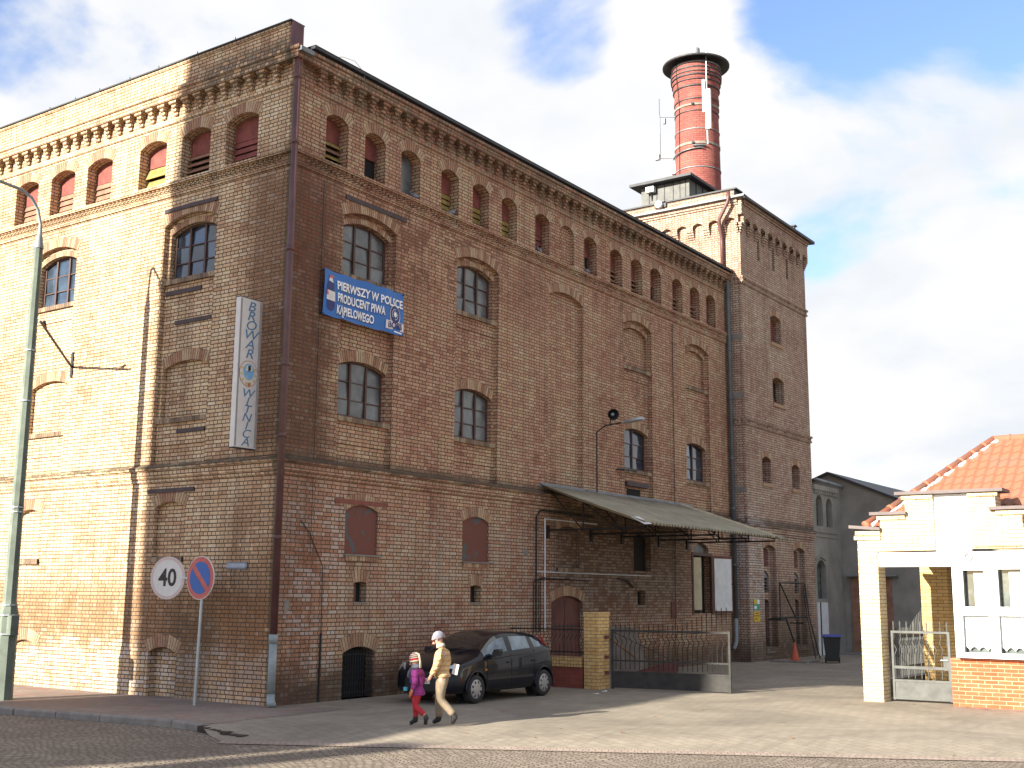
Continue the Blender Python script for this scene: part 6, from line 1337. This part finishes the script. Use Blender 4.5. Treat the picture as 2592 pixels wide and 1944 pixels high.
def quilt(name, c, gap):
    k = NT(name); tcn = k.n('ShaderNodeTexCoord'); X = k.sepxyz(tcn.outputs['Object']); P = k.pos()
    wv = k.m('ABSOLUTE', k.m('SINE', k.m('MULTIPLY', k.m('ADD', X[2], k.m('MULTIPLY', k.noise(P, 8, 3), 0.02)), math.pi / gap)))
    seam = k.mr(wv, 0.0, 0.25)
    k.lk(k.mix(seam, tuple(x * 0.78 for x in c), k.mix(k.mr(k.noise(P, 10, 5), 0.3, 0.7), tuple(x * 0.85 for x in c), tuple(x * 1.12 for x in c))), k.b.inputs['Base Color']); k.set(k.b.inputs['Roughness'], 0.8)
    k.bump(k.m('ADD', k.m('POWER', wv, 0.5), k.m('MULTIPLY', k.noise(P, 22, 4, 0.6, 0.5), 0.6)), 0.8, 0.03); return k.mat
M_['j_tan'] = quilt('ochre_quilted_jacket', (0.56, 0.36, 0.17), 0.085); M_['t_kh'] = cloth('khaki_trousers', (0.23, 0.175, 0.115)); M_['h_gr'] = quilt('grey_knit', (0.34, 0.33, 0.38), 0.016)
M_['j_mg'] = quilt('magenta_coat', (0.26, 0.03, 0.18), 0.14); M_['t_rd'] = cloth('red_trousers', (0.42, 0.02, 0.03)); M_['scarf'] = cloth('grey_scarf', (0.16, 0.17, 0.20)); M_['boot'] = plain('black_boot', (0.012, 0.011, 0.011), 0.45); M_['glove'] = cloth('orange_glove', (0.62, 0.13, 0.02)); M_['cream'] = cloth('cream_knit', (0.46, 0.42, 0.31))

def person(label, loc, rz, P):
    """figure facing local -X, up +Z; P holds joints and sizes"""
    t = empty('person', label, 'person', loc, rz)
    J = P['J']; s = P['s']
    def ch_(*names): return [(*J[n][:3], *(J[n][3:])) for n in names]
    # continuous body
    body = skin_mesh([ch_('pelvis', 'waist', 'chest', 'neck', 'head0', 'head1', 'head2'), ch_('chest', 'shR', 'elR', 'wrR', 'paR'), ch_('chest', 'shL', 'elL', 'wrL', 'paL'), ch_('pelvis', 'hipR', 'knR', 'anR', 'toR'), ch_('pelvis', 'hipL', 'knL', 'anL', 'toL')])
    parts = [body]
    hx, hy, hz = J['head1'][:3]
    # face: nose, brow, ears, chin
    for c, r_ in (((hx - 0.098 * s, hy, hz - 0.015 * s), (0.022 * s, 0.014 * s, 0.024 * s)), ((hx - 0.075 * s, hy, hz - 0.085 * s), (0.03 * s, 0.03 * s, 0.022 * s)), ((hx + 0.01, hy - 0.078 * s, hz - 0.01), (0.022 * s, 0.012 * s, 0.034 * s)), ((hx + 0.01, hy + 0.078 * s, hz - 0.01), (0.022 * s, 0.012 * s, 0.034 * s))):
        b = bmesh.new(); bmesh.ops.create_uvsphere(b, u_segments=10, v_segments=7, radius=1.0)
        for v in b.verts: v.co = Vector((v.co.x * r_[0] + c[0], v.co.y * r_[1] + c[1], v.co.z * r_[2] + c[2]))
        m = bpy.data.meshes.new('t'); b.to_mesh(m); b.free(); parts.append(m)
    # fingers and thumbs
    for side in ('R', 'L'):
        p = Vector(J['pa' + side][:3]); w_ = Vector(J['wr' + side][:3]); d = (p - w_).normalized(); a = Vector((0, 1, 0)) if abs(d.y) < 0.8 else Vector((1, 0, 0)); fr = d.cross(a).normalized(); ac = fr.cross(d).normalized(); curl = Vector((-1, 0, 0)) - d * Vector((-1, 0, 0)).dot(d)
        if curl.length < 0.1: curl = fr
        curl.normalize(); side_v = d.cross(curl).normalized()
        cs = []
        for i, ln in enumerate((0.060, 0.070, 0.066, 0.052)):
            o_ = p + side_v * (0.018 * (i - 1.5)) * s; q1 = o_ + d * ln * 0.5 * s + curl * 0.006; q2 = q1 + (d * 0.8 + curl * 0.6).normalized() * ln * 0.35 * s; q3 = q2 + (d * 0.3 + curl).normalized() * ln * 0.3 * s
            cs.append([(*(o_ - d * 0.01), 0.0095 * s), (*q1, 0.009 * s), (*q2, 0.008 * s), (*q3, 0.0065 * s)])
        th = w_.lerp(p, 0.5) + side_v * 0.025 * s; cs.append([(*th, 0.011 * s), (*(th + (d * 0.6 + side_v * 0.6 + curl * 0.4).normalized() * 0.035 * s), 0.010 * s), (*(th + (d * 0.9 + side_v * 0.3 + curl * 0.5).normalized() * 0.06 * s), 0.008 * s)])
        for c in cs: parts.append(skin_mesh([c], 1))
    join_mesh('body', parts, [M_['skin']], t)
    for sy in (-1, 1): ellip('eye', (hx - 0.085 * s, hy + sy * 0.03 * s, hz + 0.01 * s), (0.010 * s, 0.013 * s, 0.008 * s), M_['black'], t, seg=10)
    g = MB(); g.box((hx - 0.093 * s, hy - 0.02 * s, hz - 0.056 * s), (hx - 0.075 * s, hy + 0.02 * s, hz - 0.050 * s)); g.build('mouth', M_['red'], t)
    return t
def fat(j, k): return (*j[:3], *[r * k for r in j[3:]])

# adult: local frame facing -X, walking
A = dict(pelvis=(0.02, 0, 0.84, 0.10, 0.09), waist=(0.02, 0, 0.99, 0.09, 0.08), chest=(0.01, 0, 1.20, 0.10, 0.08), neck=(-0.02, 0, 1.34, 0.05, 0.05), head0=(-0.055, 0, 1.40, 0.062, 0.066), head1=(-0.075, 0, 1.475, 0.085, 0.078), head2=(-0.065, 0, 1.54, 0.06, 0.06),
         shR=(0.02, 0.165, 1.26, 0.04, 0.04), elR=(0.05, 0.21, 1.02, 0.036, 0.036), wrR=(-0.09, 0.22, 0.86, 0.03, 0.03), paR=(-0.15, 0.21, 0.80, 0.034, 0.022),
         shL=(0.0, -0.165, 1.26, 0.04, 0.04), elL=(-0.02, -0.22, 1.01, 0.042, 0.04), wrL=(-0.13, -0.20, 0.84, 0.03, 0.03), paL=(-0.17, -0.19, 0.77, 0.034, 0.022),
         hipR=(0.02, 0.09, 0.80, 0.07, 0.07), knR=(-0.08, 0.10, 0.46, 0.062, 0.06), anR=(-0.06, 0.10, 0.09, 0.034, 0.034), toR=(-0.17, 0.10, 0.035, 0.028, 0.020),
         hipL=(0.02, -0.09, 0.80, 0.07, 0.07), knL=(0.02, -0.10, 0.44, 0.062, 0.06), anL=(0.30, -0.10, 0.17, 0.034, 0.034), toL=(0.24, -0.10, 0.05, 0.028, 0.02))
def jacket(J, name, mat, parent, hem, ext, k=1.0, flare=1.0):
    px_, py_, pz_ = J['pelvis'][:3]
    me = skin_mesh([[(px_, 0, hem, 0.155 * k * flare, 0.175 * k * flare), (px_, 0, hem + 0.05, 0.155 * k * flare, 0.175 * k * flare), (J['waist'][0], 0, J['waist'][2], 0.15 * k, 0.165 * k), (J['chest'][0], 0, J['chest'][2], 0.165 * k, 0.15 * k), (J['neck'][0] + 0.01, 0, J['neck'][2] - 0.01, 0.075 * k, 0.075 * k), (J['neck'][0] - 0.01, 0, J['neck'][2] + 0.035, 0.07 * k, 0.07 * k)],
                    [(J['chest'][0], 0, J['chest'][2], 0.165 * k, 0.15 * k), (*J['shR'][:3], 0.085 * k), (*J['elR'][:3], 0.068 * k), (*Vector(J['elR'][:3]).lerp(Vector(J['wrR'][:3]), 0.95), 0.05 * k)],
                    [(J['chest'][0], 0, J['chest'][2], 0.165 * k, 0.15 * k), (*J['shL'][:3], 0.085 * k), (*J['elL'][:3], 0.068 * k), (*Vector(J['elL'][:3]).lerp(Vector(J['wrL'][:3]), 0.95), 0.05 * k)]], 2, 2)
    return join_mesh(name, [me], [mat], parent)
def trousers(J, name, mat, parent, k=1.0, cut=1.0, bell=0.075):
    def leg(s_):
        h, kn, an = J['hip' + s_], J['kn' + s_], J['an' + s_]; a2 = Vector(kn[:3]).lerp(Vector(an[:3]), cut)
        return [(*J['pelvis'][:3], 0.145 * k, 0.15 * k), (*h[:3], 0.115 * k), (*Vector(h[:3]).lerp(Vector(kn[:3]), 0.5), 0.098 * k), (*kn[:3], 0.078 * k), (*Vector(kn[:3]).lerp(a2, 0.5), 0.072 * k), (*a2, bell * k)]
    me = skin_mesh([[(J['waist'][0], 0, J['waist'][2] - 0.06, 0.135 * k, 0.135 * k), (*J['pelvis'][:3], 0.145 * k, 0.15 * k)], leg('R'), leg('L')], 2, 1)
    return join_mesh(name, [me], [mat], parent)
def shoe(J, s_, parent, k=1.0, heel=0.05, pitch=None, mat='boot', shaft=0.12):
    an = Vector(J['an' + s_][:3]); to = Vector(J['to' + s_][:3]); d = (to - an).normalized(); dn = Vector(J['an' + s_][:3]) - Vector(J['kn' + s_][:3]); dn.normalize()
    me = skin_mesh([[(*(an - dn * shaft * k), 0.058 * k, 0.056 * k), (*an, 0.056 * k, 0.055 * k), (*(an.lerp(to, 0.55)), 0.045 * k, 0.05 * k), (*(to + d * 0.02), 0.028 * k, 0.042 * k)], [(*an, 0.056 * k, 0.055 * k), (*(an + dn * 0.045 * k - d * 0.03), 0.034 * k, 0.034 * k)]], 2, 1)
    return join_mesh('boot', [me], [M_[mat]], parent)
pa = person('adult in tan jacket, khaki trousers and grey knitted hat, walking past the car', (4.72, -0.5, 0.0), R(20), dict(J=A, s=1.0))
jacket(A, 'jacket', M_['j_tan'], pa, 0.80, 0)
trousers(A, 'trousers', M_['t_kh'], pa, 1.0, 0.93)
for q in 'RL': shoe(A, q, pa)
ellip('knitted_hat', (-0.068, 0, 1.502), (0.112, 0.10, 0.105), M_['h_gr'], pa, (0, R(-14), 0), cut=-0.02)
g = MB(); g.lathe([(0.108, -0.035), (0.115, -0.03), (0.117, 0.02), (0.110, 0.03)], 20); o = g.build('hat_brim', M_['h_gr'], pa, smooth=True); o.location = (-0.068, 0, 1.505); o.rotation_euler = (0, R(-14), 0)
g = MB(); g.tube([(-0.02, 0, 1.325), (-0.035, 0, 1.385)], [0.083, 0.070], 14); g.build('collar', M_['cream'], pa, smooth=True)
g = MB(); g.box((-0.05, -0.008, -0.09), (0.05, 0.008, 0.09)); pp = g.build('white_folder', M_['signwhite']); pp.location = (4.92, -0.36, 0.95); pp.rotation_euler = (0, R(12), R(20)); tag(pp, 'white papers carried under the arm of the adult walker', 'folder')
# child
K = dict(pelvis=(0.02, 0, 0.60, 0.07, 0.06), waist=(0.01, 0, 0.72, 0.065, 0.055), chest=(0.0, 0, 0.88, 0.07, 0.06), neck=(-0.01, 0, 0.99, 0.04, 0.04), head0=(-0.035, 0, 1.04, 0.055, 0.058), head1=(-0.05, 0, 1.11, 0.078, 0.072), head2=(-0.04, 0, 1.17, 0.055, 0.055),
         shR=(0.02, 0.125, 0.93, 0.03, 0.03), elR=(0.06, 0.16, 0.75, 0.034, 0.032), wrR=(-0.02, 0.17, 0.62, 0.026, 0.026), paR=(-0.04, 0.17, 0.575, 0.03, 0.02),
         shL=(0.0, -0.125, 0.93, 0.03, 0.03), elL=(0.03, -0.17, 0.74, 0.034, 0.032), wrL=(-0.03, -0.16, 0.61, 0.026, 0.026), paL=(-0.04, -0.16, 0.56, 0.03, 0.02),
         hipR=(0.02, 0.065, 0.57, 0.045, 0.045), knR=(-0.04, 0.07, 0.34, 0.036, 0.036), anR=(-0.02, 0.07, 0.085, 0.026, 0.026), toR=(-0.12, 0.07, 0.035, 0.02, 0.016),
         hipL=(0.02, -0.065, 0.57, 0.045, 0.045), knL=(0.0, -0.07, 0.34, 0.036, 0.036), anL=(0.22, -0.07, 0.16, 0.026, 0.026), toL=(0.20, -0.07, 0.05, 0.02, 0.016))
pk = person('child in magenta coat and red trousers with striped knitted hat, walking ahead of the adult', (4.45, -0.85, 0.0), R(20), dict(J=K, s=0.88))
for o in list(bpy.data.objects): pass
jacket(K, 'coat', M_['j_mg'], pk, 0.50, 0, 0.80, 1.12)
trousers(K, 'trousers', M_['t_rd'], pk, 0.72, 0.80, 0.07)
for q in 'RL': shoe(K, q, pk, 0.85, shaft=0.20 if q == 'R' else 0.08)
def hat_mat():
    k = NT('striped_knit'); tcn = k.n('ShaderNodeTexCoord'); X = k.sepxyz(tcn.outputs['Object']); wv = k.m('SINE', k.m('MULTIPLY', X[2], 210.0)); lo = k.mr(X[2], 0.012, 0.016)
    c = k.mix(k.mr(wv, -0.1, 0.1), (0.50, 0.45, 0.36), (0.16, 0.04, 0.04)); c = k.mix(lo, (0.45, 0.02, 0.03), c); c = k.mix(k.mr(X[2], -0.025, -0.02), (0.72, 0.68, 0.50), c)
    k.lk(c, k.b.inputs['Base Color']); k.set(k.b.inputs['Roughness'], 0.9); return k.mat
ellip('striped_hat', (-0.043, 0, 1.128), (0.10, 0.093, 0.115), hat_mat(), pk, (0, R(-10), 0), seg=28, cut=-0.045)
g = MB(); g.tube([(-0.01, -0.05, 1.235), (0.05, -0.06, 1.21), (0.075, -0.06, 1.10), (0.08, -0.06, 0.98)], [0.015, 0.018, 0.018, 0.022], 8); g.build('hat_tassel', M_['cream'], pk, smooth=True)
me = skin_mesh([[(-0.055, 0.06, 1.0, 0.03, 0.045), (-0.09, 0.0, 0.985, 0.03, 0.045), (-0.055, -0.065, 1.0, 0.03, 0.045), (0.03, -0.07, 1.01, 0.03, 0.04), (0.06, 0.0, 1.015, 0.03, 0.04), (0.03, 0.07, 1.01, 0.03, 0.04)], [(-0.09, 0.0, 0.985, 0.03, 0.045), (-0.12, -0.05, 0.90, 0.02, 0.045), (-0.125, -0.06, 0.80, 0.018, 0.045)]], 2, 1); join_mesh('scarf', [me], [M_['scarf']], pk)
for q in 'RL':
    w_, p_ = Vector(K['wr' + q][:3]), Vector(K['pa' + q][:3]); d = (p_ - w_).normalized()
    me = skin_mesh([[(*(w_ - d * 0.01), 0.032), (*w_.lerp(p_, 0.7), 0.037, 0.03), (*(p_ + d * 0.035), 0.034, 0.026), (*(p_ + d * 0.075 + Vector((-0.012, 0, 0))), 0.022, 0.018)], [(*w_.lerp(p_, 0.7), 0.037, 0.03), (*(w_.lerp(p_, 0.7) + Vector((-0.045, 0, -0.03))), 0.014)]], 2, 0); join_mesh('glove', [me], [M_['glove']], pk)
g = MB(); g.box((-0.17, -0.20, 0.60), (-0.11, -0.14, 0.66)); tb = g.build('turquoise_purse', plain('turquoise', (0.05, 0.35, 0.45), 0.6)); tb.location = (4.45, -0.85, 0.0); tb.rotation_euler = (0, 0, R(20)); tag(tb, 'small turquoise pouch hanging at the front of the magenta coat', 'pouch')

# ------------------------------------------------------------------ pigeons and litter
def pigeon(loc, rz, lab):
    t = empty('pigeon', lab, 'pigeon', loc, rz, 'pigeons on the attic window ledges')
    me = skin_mesh([[(0.16, 0, 0.05, 0.012, 0.02), (0.08, 0, 0.07, 0.035, 0.04), (0.0, 0, 0.09, 0.058, 0.058), (-0.06, 0, 0.12, 0.04, 0.04), (-0.08, 0, 0.17, 0.026, 0.026), (-0.10, 0, 0.205, 0.024, 0.024), (-0.14, 0, 0.20, 0.006, 0.006)]], 1, 2)
    join_mesh('body', [me], [M_['scarf']], t)
    for s_ in (-1, 1): ellip('wing', (0.03, s_ * 0.052, 0.10), (0.10, 0.014, 0.045), M_['h_gr'], t, (0, R(12), 0), seg=10)
    g = MB(); g.tube([(0, 0.02, 0.05), (0, 0.02, 0)], 0.005, 4); g.build('leg', M_['red'], t); g = MB(); g.tube([(0, -0.02, 0.05), (0, -0.02, 0)], 0.005, 4); g.build('leg', M_['red'], t)
for y, lab, rz in ((4.18, 'grey pigeon on the ledge of the third attic opening from the corner', 60), (5.72, 'grey pigeon on the ledge of the fourth attic opening from the corner', 250), (9.75, 'grey pigeon on the ledge of the attic opening just left of the bricked-up one', 100), (12.35, 'grey pigeon on the ledge of the attic opening right of the bricked-up one', 80)):
    pigeon((-0.1, y, 11.805), R(rz), lab)
M_['leaf'] = plain('dry_leaf', (0.26, 0.12, 0.05), 0.8, 0, 0.3, 20)
lm_ = None
for i in range(26):
    a = random.uniform(3, 16); b = random.uniform(0.2, 9) ** 1.0; p = B0 + BD * a + BN * b
    g = MB(); n = 7; r0 = random.uniform(0.025, 0.06); vs = []
    for k_ in range(n): t = 2 * math.pi * k_ / n; r_ = r0 * random.uniform(0.6, 1.2); vs.append((r_ * math.cos(t), r_ * 0.6 * math.sin(t), random.uniform(0.004, 0.022)))
    g.raw(vs, [tuple(range(n))]); o = g.build('fallen_leaf', M_['leaf']); o.location = (p.x, p.y, ground_z(p.x, p.y)); o.rotation_euler = (0, 0, random.uniform(0, 6))
    tag(o, 'small dry brown leaf lying on the sunlit paving', 'leaf', 'dry leaves scattered on the paving')
for i, (x, y, lab) in enumerate(((3.35, 6.9, 'scrap of white paper on the shaded paving behind the car'), (3.2, 7.6, 'second smaller scrap of white paper near the gate pillar'))):
    g = MB(); g.raw([(0, 0, 0.01), (0.14, 0.01, 0.012), (0.15, 0.07, 0.03), (0.01, 0.06, 0.012)], [(0, 1, 2, 3)]); o = g.build('paper_scrap', M_['white']); o.location = (x, y, 0.0); o.rotation_euler = (0, 0, i); tag(o, lab, 'litter')

g = MB(); g.raw([(0, 0, 0.01), (0.10, 0.02, 0.02), (0.2, 0.0, 0.01), (0.22, 0.05, 0.03), (0.12, 0.07, 0.04), (0.02, 0.05, 0.02)], [(0, 1, 4, 5), (1, 2, 3, 4)]); o = g.build('red_leaf', M_['red']); o.location = (11.35, 8.95, 0.003)
tag(o, 'bright red leaf on the paving in front of the orange plinth', 'leaf')
